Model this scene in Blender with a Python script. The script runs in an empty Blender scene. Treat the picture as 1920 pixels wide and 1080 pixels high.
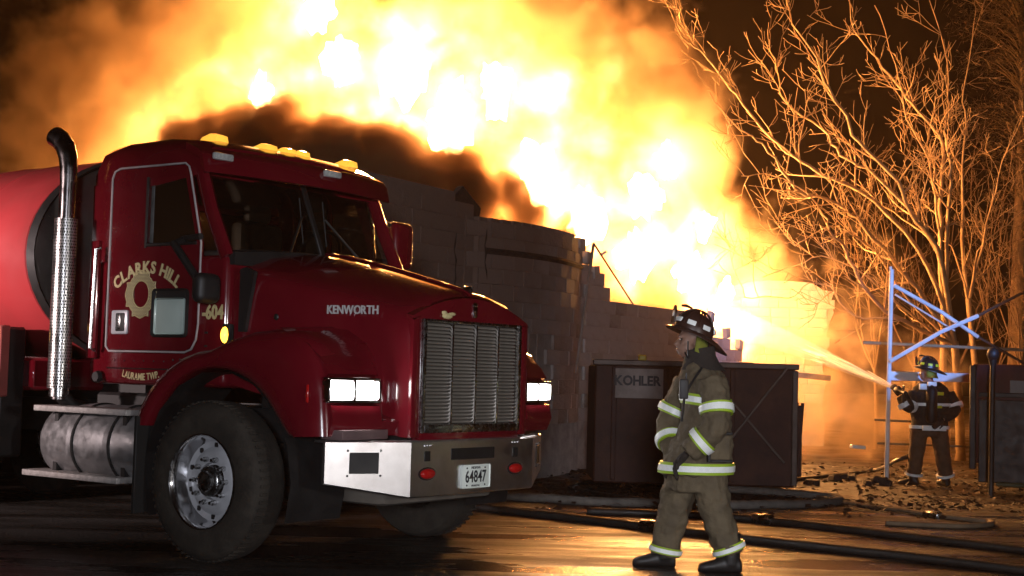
import bpy, bmesh, math, random
from mathutils import Vector, Matrix, noise as mnoise

R = math.radians
scene = bpy.context.scene
COL = scene.collection
random.seed(11)

# ------------------------------------------------------------------ camera
CAM_H = 1.27
PITCH = math.atan(160 / 2667.0)
ROLL = R(1.5)
FPX = 2667.0
_f = Vector((0, math.cos(PITCH), math.sin(PITCH)))
_r0 = Vector((1, 0, 0)); _u0 = Vector((0, -math.sin(PITCH), math.cos(PITCH)))
_r = _r0 * math.cos(ROLL) + _u0 * math.sin(ROLL)
_u = -_r0 * math.sin(ROLL) + _u0 * math.cos(ROLL)
CAM_P = Vector((0, 0, CAM_H))
cd = bpy.data.cameras.new('camera'); cd.sensor_width = 36; cd.lens = FPX / 1920 * 36
cd.clip_start = 0.1; cd.clip_end = 400
cam = bpy.data.objects.new('camera', cd); COL.objects.link(cam)
cam.matrix_world = Matrix(((_r.x, _u.x, -_f.x, 0), (_r.y, _u.y, -_f.y, 0), (_r.z, _u.z, -_f.z, CAM_H), (0, 0, 0, 1)))
scene.camera = cam

# ------------------------------------------------------------------ night sky
w = bpy.data.worlds.new('World'); scene.world = w; w.use_nodes = True
nt = w.node_tree
sky = nt.nodes.new('ShaderNodeTexSky'); sky.sky_type = 'NISHITA'; sky.sun_disc = False
sky.sun_elevation = R(-4); sky.sun_rotation = R(200)
bg = nt.nodes['Background']; bg.inputs['Strength'].default_value = 0.012
nt.links.new(sky.outputs['Color'], bg.inputs['Color'])

# ------------------------------------------------------------------ out-of-frame spots: fire apparatus lamps and one added for the bumper
def spot(name, loc, aim, power, color, angle, blend, radius):
    l = bpy.data.lights.new(name, 'SPOT'); l.energy = power; l.color = color
    l.spot_size = R(angle); l.spot_blend = blend; l.shadow_soft_size = radius
    o = bpy.data.objects.new(name, l); COL.objects.link(o); o.location = loc
    o.rotation_euler = (Vector(aim) - Vector(loc)).to_track_quat('-Z', 'Y').to_euler()
    return o
spot('scene_light', (-0.1, -5.0, 1.9), (1.8, 18, 1.8), 4000, (0.88, 0.91, 1.0), 44, 1.0, 0.5)
spot('bumper_spot', (5.2, 1.2, 1.7), (-.6, 9.2, 0.9), 620, (1.0, 0.95, 0.93), 44, 0.7, 0.3)  # added spot with no seen source, placed so the swept bumper end shines
spot('pumper_light', (6.8, 10.0, 3.2), (5.55, 20.0, 2.4), 5200, (0.26, 0.44, 1.0), 17, 0.6, 0.15)
spot('apparatus_light', (-9.5, 6.2, 2.2), (-4.45, 11.9, 1.5), 4800, (1.0, 0.80, 0.78), 46, 1.0, 0.2)

# ------------------------------------------------------------------ exposure, renderer
vs = scene.view_settings
vs.view_transform = 'Standard'; vs.look = 'None'; vs.gamma = 1.0; vs.exposure = 0.0; vs.use_curve_mapping = False
cy = scene.cycles
cy.use_denoising = True
try: cy.denoiser = 'OPENIMAGEDENOISE'
except Exception: pass
cy.max_bounces = 6; cy.diffuse_bounces = 2; cy.glossy_bounces = 3; cy.transmission_bounces = 4
cy.volume_bounces = 1; cy.transparent_max_bounces = 8
cy.volume_step_rate = 4.0; cy.volume_max_steps = 160
cy.use_adaptive_sampling = True; cy.adaptive_threshold = 0.02
cy.sample_clamp_indirect = 4.0
cy.caustics_reflective = False; cy.caustics_refractive = False

# ------------------------------------------------------------------ placing: a pixel of the 1920x1080 photograph and a distance give a place
def ray(px, py):
    d = _f * FPX + _r * (px - 960) + _u * (540 - py)
    return d / d.y
def at(px, py, Y):
    return CAM_P + ray(px, py) * Y
def ground(px, py, z=0.0):
    d = ray(px, py); s = (z - CAM_H) / d.z
    return CAM_P + d * s

# ------------------------------------------------------------------ mesh helpers
class MB:
    def __init__(s): s.v = []; s.f = []
    def add(s, vs, fs, M=None):
        b = len(s.v)
        s.v += [tuple(M @ Vector(p)) if M else tuple(p) for p in vs]
        s.f += [tuple(i + b for i in f) for f in fs]
        return s
    def box(s, x0, x1, y0, y1, z0, z1, M=None):
        vs = [(x0,y0,z0),(x1,y0,z0),(x1,y1,z0),(x0,y1,z0),(x0,y0,z1),(x1,y0,z1),(x1,y1,z1),(x0,y1,z1)]
        fs = [(0,3,2,1),(4,5,6,7),(0,1,5,4),(1,2,6,5),(2,3,7,6),(3,0,4,7)]
        return s.add(vs, fs, M)
    def bbox(s, x0, x1, y0, y1, z0, z1, bev=0.02, seg=2, M=None):
        bm = bmesh.new(); bmesh.ops.create_cube(bm, size=1)
        for v in bm.verts:
            v.co = Vector(((x0+x1)/2 + v.co.x*(x1-x0), (y0+y1)/2 + v.co.y*(y1-y0), (z0+z1)/2 + v.co.z*(z1-z0)))
        bmesh.ops.bevel(bm, geom=list(bm.edges), offset=bev, segments=seg, profile=0.5, affect='EDGES')
        bm.verts.index_update()
        s.add([v.co.copy() for v in bm.verts], [tuple(v.index for v in f.verts) for f in bm.faces], M); bm.free()
        return s
    def tube(s, path, rad, n=8, caps=True, flat=None, M=None, up=None):
        path = [Vector(p) for p in path]; k = len(path)
        if not hasattr(rad, '__len__'): rad = [rad] * k
        vs = []; fs = []
        prev = None
        for i, p in enumerate(path):
            t = (path[min(i+1, k-1)] - path[max(i-1, 0)])
            t = t.normalized() if t.length > 1e-9 else Vector((0, 0, 1))
            if prev is None:
                a = Vector(up) if up else (Vector((0, 0, 1)) if abs(t.z) < .9 else Vector((1, 0, 0)))
                n1 = (a - t * a.dot(t)).normalized()
            else:
                n1 = (prev - t * prev.dot(t))
                n1 = n1.normalized() if n1.length > 1e-6 else t.orthogonal().normalized()
            prev = n1; n2 = t.cross(n1)
            r = rad[i]; ra, rb = (r if hasattr(r, '__len__') else (r, r))
            for j in range(n):
                a = 2 * math.pi * j / n
                vs.append(p + n1 * (ra * math.cos(a)) + n2 * (rb * math.sin(a)))
        for i in range(k - 1):
            for j in range(n):
                fs.append((i*n+j, i*n+(j+1) % n, (i+1)*n+(j+1) % n, (i+1)*n+j))
        if caps:
            fs.append(tuple(range(n-1, -1, -1))); fs.append(tuple((k-1)*n + j for j in range(n)))
        return s.add(vs, fs, M)
    def lathe(s, prof, n=32, axis='y', M=None, closed=False):
        """prof: (radius, along) pairs; turned round the axis"""
        vs = []; fs = []; k = len(prof)
        for r, a in prof:
            for j in range(n):
                t = 2 * math.pi * j / n; c, d = r * math.cos(t), r * math.sin(t)
                vs.append({'y': (c, a, d), 'z': (c, d, a), 'x': (a, c, d)}[axis])
        for i in range(k if closed else k - 1):
            for j in range(n):
                i2 = (i + 1) % k
                fs.append((i*n+j, i*n+(j+1) % n, i2*n+(j+1) % n, i2*n+j))
        return s.add(vs, fs, M)
    def prism(s, poly, y0, y1, M=None):
        """poly in x,z pushed along y"""
        n = len(poly)
        vs = [(x, y0, z) for x, z in poly] + [(x, y1, z) for x, z in poly]
        fs = [tuple(range(n)), tuple(range(2*n-1, n-1, -1))]
        fs += [(i, i+n, (i+1) % n + n, (i+1) % n) for i in range(n)]
        return s.add(vs, fs, M)
    def loft(s, secs, closed=True, caps=True, M=None):
        k = len(secs); n = len(secs[0]); vs = [p for q in secs for p in q]; fs = []
        for i in range(k - 1):
            for j in range(n if closed else n - 1):
                j2 = (j + 1) % n
                fs.append((i*n+j, i*n+j2, (i+1)*n+j2, (i+1)*n+j))
        if caps and closed:
            fs.append(tuple(range(n-1, -1, -1))); fs.append(tuple((k-1)*n + j for j in range(n)))
        return s.add(vs, fs, M)
    def ball(s, c, r, n=12, M=None):
        rx, ry, rz = r if hasattr(r, '__len__') else (r, r, r)
        secs = []
        for i in range(n // 2 + 1):
            a = math.pi * i / (n // 2) ; a = min(max(a, .02), math.pi - .02)
            secs.append([(c[0] + rx*math.sin(a)*math.cos(2*math.pi*j/n), c[1] + ry*math.sin(a)*math.sin(2*math.pi*j/n), c[2] - rz*math.cos(a)) for j in range(n)])
        return s.loft(secs, M=M)
    def mesh(s, name):
        me = bpy.data.meshes.new(name); me.from_pydata(s.v, [], s.f); me.validate(); me.update()
        bm = bmesh.new(); bm.from_mesh(me); bmesh.ops.recalc_face_normals(bm, faces=bm.faces); bm.to_mesh(me); bm.free()
        return me
    def build(s, name, m, parent=None, smooth=False, bevel=0, **kw):
        me = s.mesh(name)
        return obj(name, me, m, parent, smooth, bevel, **kw)
def obj(name, me, m, parent=None, smooth=False, bevel=0, seg=2, angle=40):
    o = bpy.data.objects.new(name, me); COL.objects.link(o)
    if m is not None: me.materials.append(m)
    if parent is not None: o.parent = parent
    if smooth:
        me.polygons.foreach_set('use_smooth', [True] * len(me.polygons))
        if angle < 180:
            try: me.set_sharp_from_angle(angle=R(angle))
            except Exception: pass
    if bevel:
        b = o.modifiers.new('bevel', 'BEVEL'); b.width = bevel; b.segments = seg; b.limit_method = 'ANGLE'; b.angle_limit = R(35)
    return o
def empty(name, loc=(0, 0, 0), rz=0):
    o = bpy.data.objects.new(name, None); COL.objects.link(o); o.location = loc; o.rotation_euler = (0, 0, rz)
    o.empty_display_size = .2
    return o
def tag(o, label=None, cat=None, group=None, kind=None):
    if label: o['label'] = label
    if cat: o['category'] = cat
    if group: o['group'] = group
    if kind: o['kind'] = kind
    return o

# ------------------------------------------------------------------ materials
def mat(name, col, rough=.6, metal=0.0, vary=0.0, vscale=6.0, bump=0.0, bscale=40.0, coat=0.0, rvary=0.0, spec=.5, emit=None, estr=0.0, alpha=1.0, trans=0.0, dirt=None, dscale=2.0, damt=.5):
    m = bpy.data.materials.new(name); m.use_nodes = True
    n = m.node_tree.nodes; l = m.node_tree.links; b = n['Principled BSDF']
    b.inputs['Base Color'].default_value = (*col, 1); b.inputs['Roughness'].default_value = rough
    b.inputs['Metallic'].default_value = metal; b.inputs['Specular IOR Level'].default_value = spec
    if coat: b.inputs['Coat Weight'].default_value = coat; b.inputs['Coat Roughness'].default_value = .06
    if trans: b.inputs['Transmission Weight'].default_value = trans
    if emit: b.inputs['Emission Color'].default_value = (*emit, 1); b.inputs['Emission Strength'].default_value = estr
    tc = n.new('ShaderNodeTexCoord')
    src = None
    if vary:
        nz = n.new('ShaderNodeTexNoise'); nz.inputs['Scale'].default_value = vscale; nz.inputs['Detail'].default_value = 5
        l.new(tc.outputs['Object'], nz.inputs['Vector'])
        mx = n.new('ShaderNodeMix'); mx.data_type = 'RGBA'; mx.blend_type = 'MULTIPLY'; mx.inputs[0].default_value = 1
        mp = n.new('ShaderNodeMapRange'); mp.inputs[1].default_value = .3; mp.inputs[2].default_value = .7
        mp.inputs[3].default_value = 1 - vary; mp.inputs[4].default_value = 1 + vary * .6
        l.new(nz.outputs['Fac'], mp.inputs[0])
        mx.inputs[6].default_value = (*col, 1); l.new(mp.outputs[0], mx.inputs[7])
        src = mx.outputs[2]
    if dirt:
        nz2 = n.new('ShaderNodeTexNoise'); nz2.inputs['Scale'].default_value = dscale; nz2.inputs['Detail'].default_value = 7; nz2.inputs['Roughness'].default_value = .65
        l.new(tc.outputs['Object'], nz2.inputs['Vector'])
        mp2 = n.new('ShaderNodeMapRange'); mp2.inputs[1].default_value = .48; mp2.inputs[2].default_value = .68; mp2.inputs[4].default_value = damt
        l.new(nz2.outputs['Fac'], mp2.inputs[0])
        mx2 = n.new('ShaderNodeMix'); mx2.data_type = 'RGBA'
        l.new(mp2.outputs[0], mx2.inputs[0])
        if src: l.new(src, mx2.inputs[6])
        else: mx2.inputs[6].default_value = (*col, 1)
        mx2.inputs[7].default_value = (*dirt, 1); src = mx2.outputs[2]
    if src: l.new(src, b.inputs['Base Color'])
    if rvary:
        nz3 = n.new('ShaderNodeTexNoise'); nz3.inputs['Scale'].default_value = vscale * 1.7; nz3.inputs['Detail'].default_value = 6
        l.new(tc.outputs['Object'], nz3.inputs['Vector'])
        mp3 = n.new('ShaderNodeMapRange'); mp3.inputs[1].default_value = .3; mp3.inputs[2].default_value = .7
        mp3.inputs[3].default_value = max(.02, rough - rvary); mp3.inputs[4].default_value = rough + rvary
        l.new(nz3.outputs['Fac'], mp3.inputs[0]); l.new(mp3.outputs[0], b.inputs['Roughness'])
    if bump:
        nb = n.new('ShaderNodeTexNoise'); nb.inputs['Scale'].default_value = bscale; nb.inputs['Detail'].default_value = 4
        l.new(tc.outputs['Object'], nb.inputs['Vector'])
        bp = n.new('ShaderNodeBump'); bp.inputs['Strength'].default_value = bump; bp.inputs['Distance'].default_value = .02
        l.new(nb.outputs['Fac'], bp.inputs['Height']); l.new(bp.outputs['Normal'], b.inputs['Normal'])
    return m
def glow(name, col, strength):
    m = bpy.data.materials.new(name); m.use_nodes = True
    n = m.node_tree.nodes; l = m.node_tree.links; n.remove(n['Principled BSDF'])
    e = n.new('ShaderNodeEmission'); e.inputs['Color'].default_value = (*col, 1); e.inputs['Strength'].default_value = strength
    l.new(e.outputs[0], n['Material Output'].inputs['Surface'])
    return m

M = {}
M['red'] = mat('red_paint', (.125, .004, .010), .18, coat=1.0, vary=.12, vscale=3, rvary=.06, dirt=(.10, .02, .02), dscale=3, damt=.15)
M['tank_red'] = mat('tank_red_paint', (.46, .045, .05), .4, coat=.5, vary=.1, vscale=2, rvary=.08, dirt=(.2, .05, .04), dscale=1.5, damt=.4)
M['alu'] = mat('brushed_aluminium', (.52, .52, .53), .42, metal=.85, vary=.15, vscale=9, rvary=.12, bump=.05, bscale=90, dirt=(.2, .19, .18), dscale=4, damt=.4)
M['steel_bumper'] = mat('bumper_steel', (.82, .80, .80), .34, metal=1.0, vary=.12, vscale=7, rvary=.04, dirt=(.5, .45, .42), dscale=3, damt=.4)
M['chrome'] = mat('chrome', (.75, .75, .77), .1, metal=1.0, rvary=.05, vscale=20)
M['chrome_dull'] = mat('dull_chrome', (.5, .5, .5), .25, metal=1.0, rvary=.1, vscale=14, vary=.2)
M['black'] = mat('black_metal', (.012, .011, .011), .55, vary=.3, rvary=.1)
M['rubber'] = mat('tyre_rubber', (.022, .017, .012), .85, vary=.35, vscale=8, bump=.25, bscale=60, dirt=(.05, .04, .03), dscale=5, damt=.6)
M['black_rubber'] = mat('black_rubber', (.01, .01, .01), .7, vary=.3)
M['gold'] = mat('gold_leaf', (.62, .52, .26), .5, vary=.2, vscale=60)
M['lime'] = mat('lime_tape', (.35, .5, .03), .5, vary=.2)
M['white_tape'] = mat('silver_tape', (.93, .95, .92), .35, vary=.08, vscale=30)
M['plate_white'] = mat('plate_white', (.8, .85, .78), .4, vary=.06)
M['ink'] = mat('black_ink', (.015, .015, .02), .6, vary=.2)
M['interior'] = mat('cab_interior', (.03, .022, .018), .8, vary=.3)
M['seat'] = mat('seat_vinyl', (.06, .045, .035), .6, vary=.25, bump=.2)
M['red_lens'] = mat('red_lens', (.45, .01, .01), .18, coat=1, vary=.25, vscale=60)
M['amber_lens'] = mat('amber_lens', (.9, .38, .02), .2, coat=1, vary=.2, vscale=50, emit=(1, .46, .05), estr=1.3)
M['amber_lit'] = mat('amber_lit_lens', (.9, .38, .02), .3, emit=(1, .5, .04), estr=6.0, vary=.1)
M['clear_lens'] = mat('clear_lens', (.45, .46, .44), .25, coat=1, vary=.25, vscale=50)
M['headlamp'] = glow('headlamp', (1.0, .95, .94), 55.0)
def glass(name, tint, rough=.02, mixf=.25):
    m = bpy.data.materials.new(name); m.use_nodes = True
    n = m.node_tree.nodes; l = m.node_tree.links; n.remove(n['Principled BSDF'])
    t = n.new('ShaderNodeBsdfTransparent'); t.inputs[0].default_value = (*tint, 1)
    g = n.new('ShaderNodeBsdfGlossy'); g.inputs['Roughness'].default_value = rough; g.inputs[0].default_value = (.9, .9, .9, 1)
    fr = n.new('ShaderNodeFresnel'); fr.inputs[0].default_value = 1.5
    nz = n.new('ShaderNodeTexNoise'); nz.inputs['Scale'].default_value = 3
    tc = n.new('ShaderNodeTexCoord'); l.new(tc.outputs['Object'], nz.inputs['Vector'])
    d = n.new('ShaderNodeBsdfDiffuse'); d.inputs[0].default_value = (.12, .1, .08, 1)
    md = n.new('ShaderNodeMixShader'); mp = n.new('ShaderNodeMath'); mp.operation = 'MULTIPLY'; mp.inputs[1].default_value = mixf
    l.new(nz.outputs['Fac'], mp.inputs[0]); l.new(mp.outputs[0], md.inputs[0]); l.new(t.outputs[0], md.inputs[1]); l.new(d.outputs[0], md.inputs[2])
    mx = n.new('ShaderNodeMixShader'); l.new(fr.outputs[0], mx.inputs[0]); l.new(md.outputs[0], mx.inputs[1]); l.new(g.outputs[0], mx.inputs[2])
    l.new(mx.outputs[0], n['Material Output'].inputs['Surface'])
    return m
M['glass'] = glass('cab_glass', (.5, .48, .42), mixf=.03)

# ------------------------------------------------------------------ lettering: glyph outlines turned to meshes
def glyph(ch, size=1.0, extrude=0.0, offset=0.0):
    c = bpy.data.curves.new('glyph', 'FONT'); c.body = ch; c.size = size; c.extrude = extrude; c.offset = offset; c.resolution_u = 3
    o = bpy.data.objects.new('glyph', c); COL.objects.link(o)
    dg = bpy.context.evaluated_depsgraph_get(); dg.update()
    ev = o.evaluated_get(dg); me = ev.to_mesh()
    vs = [v.co.copy() for v in me.vertices]; fs = [tuple(p.vertices) for p in me.polygons]
    ev.to_mesh_clear(); bpy.data.objects.remove(o); bpy.data.curves.remove(c)
    return vs, fs
def text_width(s, size, spacing=1.0):
    out = []
    for ch in s:
        if ch == ' ': out.append((None, size * .32)); continue
        g = glyph(ch, size)
        x0 = min(v.x for v in g[0]); x1 = max(v.x for v in g[0])
        out.append(((x0, x1), x1 - x0 + size * .1 * spacing))
    return out
def lettering(s, size, extrude=0.002, offset=0.0, arc=0.0, spacing=1.0, sx=1.0, serif=0.0):
    """flat letters in the x,y plane centred on 0; arc = radius (+ rises in the middle, - sags)"""
    mb = MB(); ws = text_width(s, size, spacing); tot = sum(a for _, a in ws) * sx; x = -tot / 2
    for ch, (ext, adv) in zip(s, ws):
        a = adv * sx
        if ext:
            vs, fs = glyph(ch, size, extrude, offset); cx = (ext[0] + ext[1]) / 2; u = x + a / 2
            if serif:
                b = len(vs)
                h = max(v.y for v in vs)
                tops = [v.x for v in vs if v.y > h * .97 or v.y < h * .03]
                if tops and ch not in 'CSO60':
                    pass
            if arc:
                t = u / abs(arc); sg = 1 if arc > 0 else -1
                Mx = Matrix.Translation((abs(arc) * math.sin(t), sg * (abs(arc) * math.cos(t) - abs(arc)), 0)) @ Matrix.Rotation(-sg * t, 4, 'Z') @ Matrix.Diagonal((sx, 1, 1, 1)) @ Matrix.Translation((-cx, 0, 0))
            else:
                Mx = Matrix.Translation((u, 0, 0)) @ Matrix.Diagonal((sx, 1, 1, 1)) @ Matrix.Translation((-cx, 0, 0))
            mb.add(vs, fs, Mx)
        x += a
    return mb
def place(mb, Mx):
    mb.v = [tuple(Mx @ Vector(p)) for p in mb.v]; return mb
# letters standing on a plane that faces -y (near side of the truck): x right, z up
FACE_NEAR = Matrix(((1,0,0,0),(0,0,-1,0),(0,1,0,0),(0,0,0,1)))
# letters on a plane that faces +x: reads from left (-y) to right (+y)
FACE_FRONT = Matrix(((0,0,1,0),(1,0,0,0),(0,1,0,0),(0,0,0,1)))
# ================================================================== GROUND
def wet_mat(name, col, r0, r1, scale, bump, bscale, col2=None, stretch=(1, 1, 1)):
    m = bpy.data.materials.new(name); m.use_nodes = True
    n = m.node_tree.nodes; l = m.node_tree.links; b = n['Principled BSDF']
    tc = n.new('ShaderNodeTexCoord'); mpg = n.new('ShaderNodeMapping'); mpg.inputs['Scale'].default_value = stretch
    l.new(tc.outputs['Object'], mpg.inputs[0])
    nz = n.new('ShaderNodeTexNoise'); nz.inputs['Scale'].default_value = scale; nz.inputs['Detail'].default_value = 6; nz.inputs['Roughness'].default_value = .6
    l.new(mpg.outputs[0], nz.inputs['Vector'])
    mr = n.new('ShaderNodeMapRange'); mr.inputs[1].default_value = .42; mr.inputs[2].default_value = .6; mr.inputs[3].default_value = r0; mr.inputs[4].default_value = r1
    l.new(nz.outputs['Fac'], mr.inputs[0]); l.new(mr.outputs[0], b.inputs['Roughness'])
    n2 = n.new('ShaderNodeTexNoise'); n2.inputs['Scale'].default_value = 1.3; n2.inputs['Detail'].default_value = 8
    l.new(tc.outputs['Object'], n2.inputs['Vector'])
    mx = n.new('ShaderNodeMix'); mx.data_type = 'RGBA'; l.new(n2.outputs['Fac'], mx.inputs[0])
    mx.inputs[6].default_value = (*col, 1); mx.inputs[7].default_value = (*(col2 or tuple(c * 1.8 for c in col)), 1)
    l.new(mx.outputs[2], b.inputs['Base Color'])
    nb = n.new('ShaderNodeTexNoise'); nb.inputs['Scale'].default_value = bscale; nb.inputs['Detail'].default_value = 5
    l.new(tc.outputs['Object'], nb.inputs['Vector'])
    n4 = n.new('ShaderNodeMath'); n4.operation = 'MULTIPLY'; l.new(nb.outputs['Fac'], n4.inputs[0]); l.new(mr.outputs[0], n4.inputs[1])
    bp = n.new('ShaderNodeBump'); bp.inputs['Strength'].default_value = bump; bp.inputs['Distance'].default_value = .03
    l.new(n4.outputs[0], bp.inputs['Height']); l.new(bp.outputs['Normal'], b.inputs['Normal'])
    return m
M['road'] = wet_mat('wet_asphalt', (.018, .015, .013), .2, .62, .8, 1.0, 45, stretch=(.5, 2.2, 1))
M['dirt'] = wet_mat('damp_dirt', (.012, .006, .004), .4, .9, .9, 1.0, 22, col2=(.026, .013, .007))
# one sheet of ground out to the horizon, gently uneven near the building
mb = MB()
xs = [-118, -60, -30] + [-16 + i * .8 for i in range(41)] + [30, 60, 118]
ys = [-58, -20, 0] + [8 + i * .8 for i in range(40)] + [60, 100, 178]
def gz(x, y):
    if y < 14.2: return 0.0
    k = min(1, (y - 14.2) / 2.5)
    return -0.10 * k + .035 * k * mnoise.noise(Vector((x * .5, y * .5, 1.3)))
for y in ys:
    for x in xs: mb.v.append((x, y, gz(x, y)))
nx = len(xs)
for j in range(len(ys) - 1):
    for i in range(nx - 1): mb.f.append((j*nx+i, j*nx+i+1, (j+1)*nx+i+1, (j+1)*nx+i))
tag(mb.build('ground', M['dirt'], smooth=True), kind='structure')
mb = MB()   # the road, its far edge ragged
edge = [(-60 + i * .6, 14.0 + .25 * mnoise.noise(Vector((i * .37, 0, 4))) - .010 * max(0, i * .6 - 62)) for i in range(201)]
for x, y in edge: mb.v += [(x, -40, .006), (x, y, .006)]
mb.f = [(2*i, 2*i+2, 2*i+3, 2*i+1) for i in range(200)]
tag(mb.build('road', M['road']), kind='structure')

# ================================================================== BURNING BUILDING: block wall that runs right and away
W0 = Vector((-.47, 18.0, 0)); WD = Vector((.5, .866, 0)).normalized(); WN = Vector((WD.y, -WD.x, 0))   # WN looks towards the camera side
def wallM(t, off=0.0, z=0.0):
    o = W0 + WD * t - WN * off + Vector((0, 0, z))
    return Matrix(((WD.x, -WN.x, 0, o.x), (WD.y, -WN.y, 0, o.y), (0, 0, 1, o.z), (0, 0, 0, 1)))
M['block'] = mat('painted_block', (.52, .48, .47), .8, vary=.12, vscale=2.5, bump=.5, bscale=30, dirt=(.22, .16, .13), dscale=1.1, damt=.6)
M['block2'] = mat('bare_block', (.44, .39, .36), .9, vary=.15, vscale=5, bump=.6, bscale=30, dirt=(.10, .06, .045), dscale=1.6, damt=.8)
M['mortar'] = mat('mortar', (.44, .41, .39), .95, vary=.3, bump=.4)
M['char'] = mat('charred_wood', (.03, .02, .016), .85, vary=.5, vscale=12, bump=.6, bscale=25)
def shade_left(m):  # browns the wall's left end: smoky dimness and shadow painted into the colour
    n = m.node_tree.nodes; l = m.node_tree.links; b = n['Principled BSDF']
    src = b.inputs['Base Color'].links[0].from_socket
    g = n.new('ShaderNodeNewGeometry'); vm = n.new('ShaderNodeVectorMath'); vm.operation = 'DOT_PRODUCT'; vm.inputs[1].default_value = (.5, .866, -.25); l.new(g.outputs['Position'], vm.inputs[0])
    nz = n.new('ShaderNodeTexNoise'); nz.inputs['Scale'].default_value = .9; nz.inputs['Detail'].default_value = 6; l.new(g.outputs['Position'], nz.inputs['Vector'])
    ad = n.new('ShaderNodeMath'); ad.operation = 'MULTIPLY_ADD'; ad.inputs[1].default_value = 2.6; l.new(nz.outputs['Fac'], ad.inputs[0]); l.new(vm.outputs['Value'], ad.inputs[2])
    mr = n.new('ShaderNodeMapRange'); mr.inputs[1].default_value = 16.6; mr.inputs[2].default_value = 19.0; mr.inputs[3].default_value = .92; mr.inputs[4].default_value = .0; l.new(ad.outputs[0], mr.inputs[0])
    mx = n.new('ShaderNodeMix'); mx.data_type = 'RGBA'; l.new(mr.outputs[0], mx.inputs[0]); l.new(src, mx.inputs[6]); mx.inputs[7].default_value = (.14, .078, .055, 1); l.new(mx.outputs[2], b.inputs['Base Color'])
for k_ in ('block', 'block2', 'mortar'): shade_left(M[k_])
bld = empty('block_building', W0)
tag(bld, 'burning block building whose broken white wall steps down beside the dark container', 'building')
BI = Matrix.Translation(-W0)
def top_at(t):   # ragged top of the wall along its length
    if t < -.4: return 3.55
    if t < 2.4: return 3.28
    if t < 3.05: return 3.12
    if t < 3.4: return 2.92
    if t < 3.75: return 2.72 
    if t < 6.9: return 2.42
    if t < 8.0: return 2.30
    if t < 8.8: return 2.02
    if t < 9.4: return 1.84
    if t < 10.2: return 1.62
    return 1.22
def woff(t):   # the middle stretch of the wall bulges outward like a drum
    if -.2 < t < 3.05:
        u = (t - 1.42) / 1.62; return .34 * (1 - u * u), math.atan(-.34 * 2 * u / 1.62)
    return 0.0, 0.0
# backing slab behind the blocks (mortar and core), stepped like the blocks
mb = MB()
t = -3.2
while t < 12.0:
    h = top_at(t + .1) - .03
    mb.box(0, .2, .08, .2, -.2, h, BI @ wallM(t, -woff(t + .1)[0])); t += .2
# merge of columns would hide nothing: keep as the core of the wall
mb.build('wall_core', M['mortar'], bld)
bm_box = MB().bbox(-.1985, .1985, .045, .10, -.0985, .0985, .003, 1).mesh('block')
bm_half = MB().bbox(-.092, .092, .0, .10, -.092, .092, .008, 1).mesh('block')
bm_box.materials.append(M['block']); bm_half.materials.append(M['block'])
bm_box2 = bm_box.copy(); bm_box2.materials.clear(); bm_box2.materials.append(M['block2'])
rnd = random.Random(5)
nblk = 0
for c in range(0, 17):
    z = .1 + c * .2
    t = -3.2 + (.2 if c % 2 else 0)
    while t < 11.4:
        # only where the photograph shows the wall: above the truck, beside it, above the container
        p = W0 + WD * t
        if t < 1.35: vis = z > 1.75
        elif t < 3.2: vis = z > .55
        else: vis = z > 1.2
        h = top_at(t)
        if vis and z + .09 <= h + .02:
            bulge, bang = woff(t + .2)
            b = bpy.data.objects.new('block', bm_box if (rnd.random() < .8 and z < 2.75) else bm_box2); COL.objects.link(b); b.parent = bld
            b.matrix_local = BI @ wallM(t + .2, -bulge + rnd.uniform(-.004, .004), z) @ Matrix.Rotation(-bang, 4, 'Z') @ Matrix.Rotation(rnd.uniform(-.005, .005), 4, 'Y')
            nblk += 1
        t += .4
# loose broken blocks on the stepped end
for t, z in ((3.25, 2.99), (3.5, 2.80), (3.02, 3.17), (8.1, 2.36), (8.85, 2.1), (9.5, 1.9)):
    b = bpy.data.objects.new('block', bm_half); COL.objects.link(b); b.parent = bld
    b.matrix_local = BI @ wallM(t, .02, z) @ Matrix.Rotation(rnd.uniform(-.25, .25), 4, 'Y')
# dark ledge along the wall, cracks, gable fragment, broken rafters
cw = BI @ wallM(-3.2) @ Matrix.Rotation(R(90), 4, 'Z')   # the wall round the corner, hidden behind the truck
mb = MB(); mb.box(-.05, 11, -.18, -.0, -.2, 3.1, cw); mb.build('side_wall', M['mortar'], bld)
mb = MB(); mb.tube([BI @ wallM(.1 + .3 * k_, -woff(.1 + .3 * k_)[0] - .0, 2.82) @ Vector((0, .03, 0)) for k_ in range(10)], .04, 4); mb.build('ledge', M['char'], bld)
mb = MB()
for t0, zt, zb in ((.12, 3.1, 2.35), (-.42, 3.0, 2.2)):
    pts = [(t0 + .04 * rnd.uniform(-1, 1), .04 - woff(t0)[0], zt - (zt - zb) * k / 7) for k in range(8)]
    mb = MB(); mb.tube([BI @ wallM(0) @ Vector(p) for p in pts], [.004, .012, .007, .015, .006, .012, .008, .004], 5); mb.build('crack', M['char'], bld)
mb = MB(); mb.prism([(-.35, 3.2), (.45, 3.2), (.5, 3.42), (.05, 3.66), (-.3, 3.4)], .25, .33, BI @ wallM(0)); mb.build('gable', M['char'], bld)
for k, (a, b2, r) in enumerate((((-2.5, .3, 3.1), (-1.6, .9, 3.55), .05), ((-.9, .2, 3.2), (.2, 1.2, 3.3), .05), ((1.1, .25, 3.25), (2.2, .3, 3.28), .04), ((2.6, .3, 3.05), (3.4, 1.0, 2.9), .04))):
    mb = MB(); mb.tube([BI @ wallM(0) @ Vector(a), BI @ wallM(0) @ Vector(b2)], r, 4); mb.build('rafter', M['char'], bld)
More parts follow.
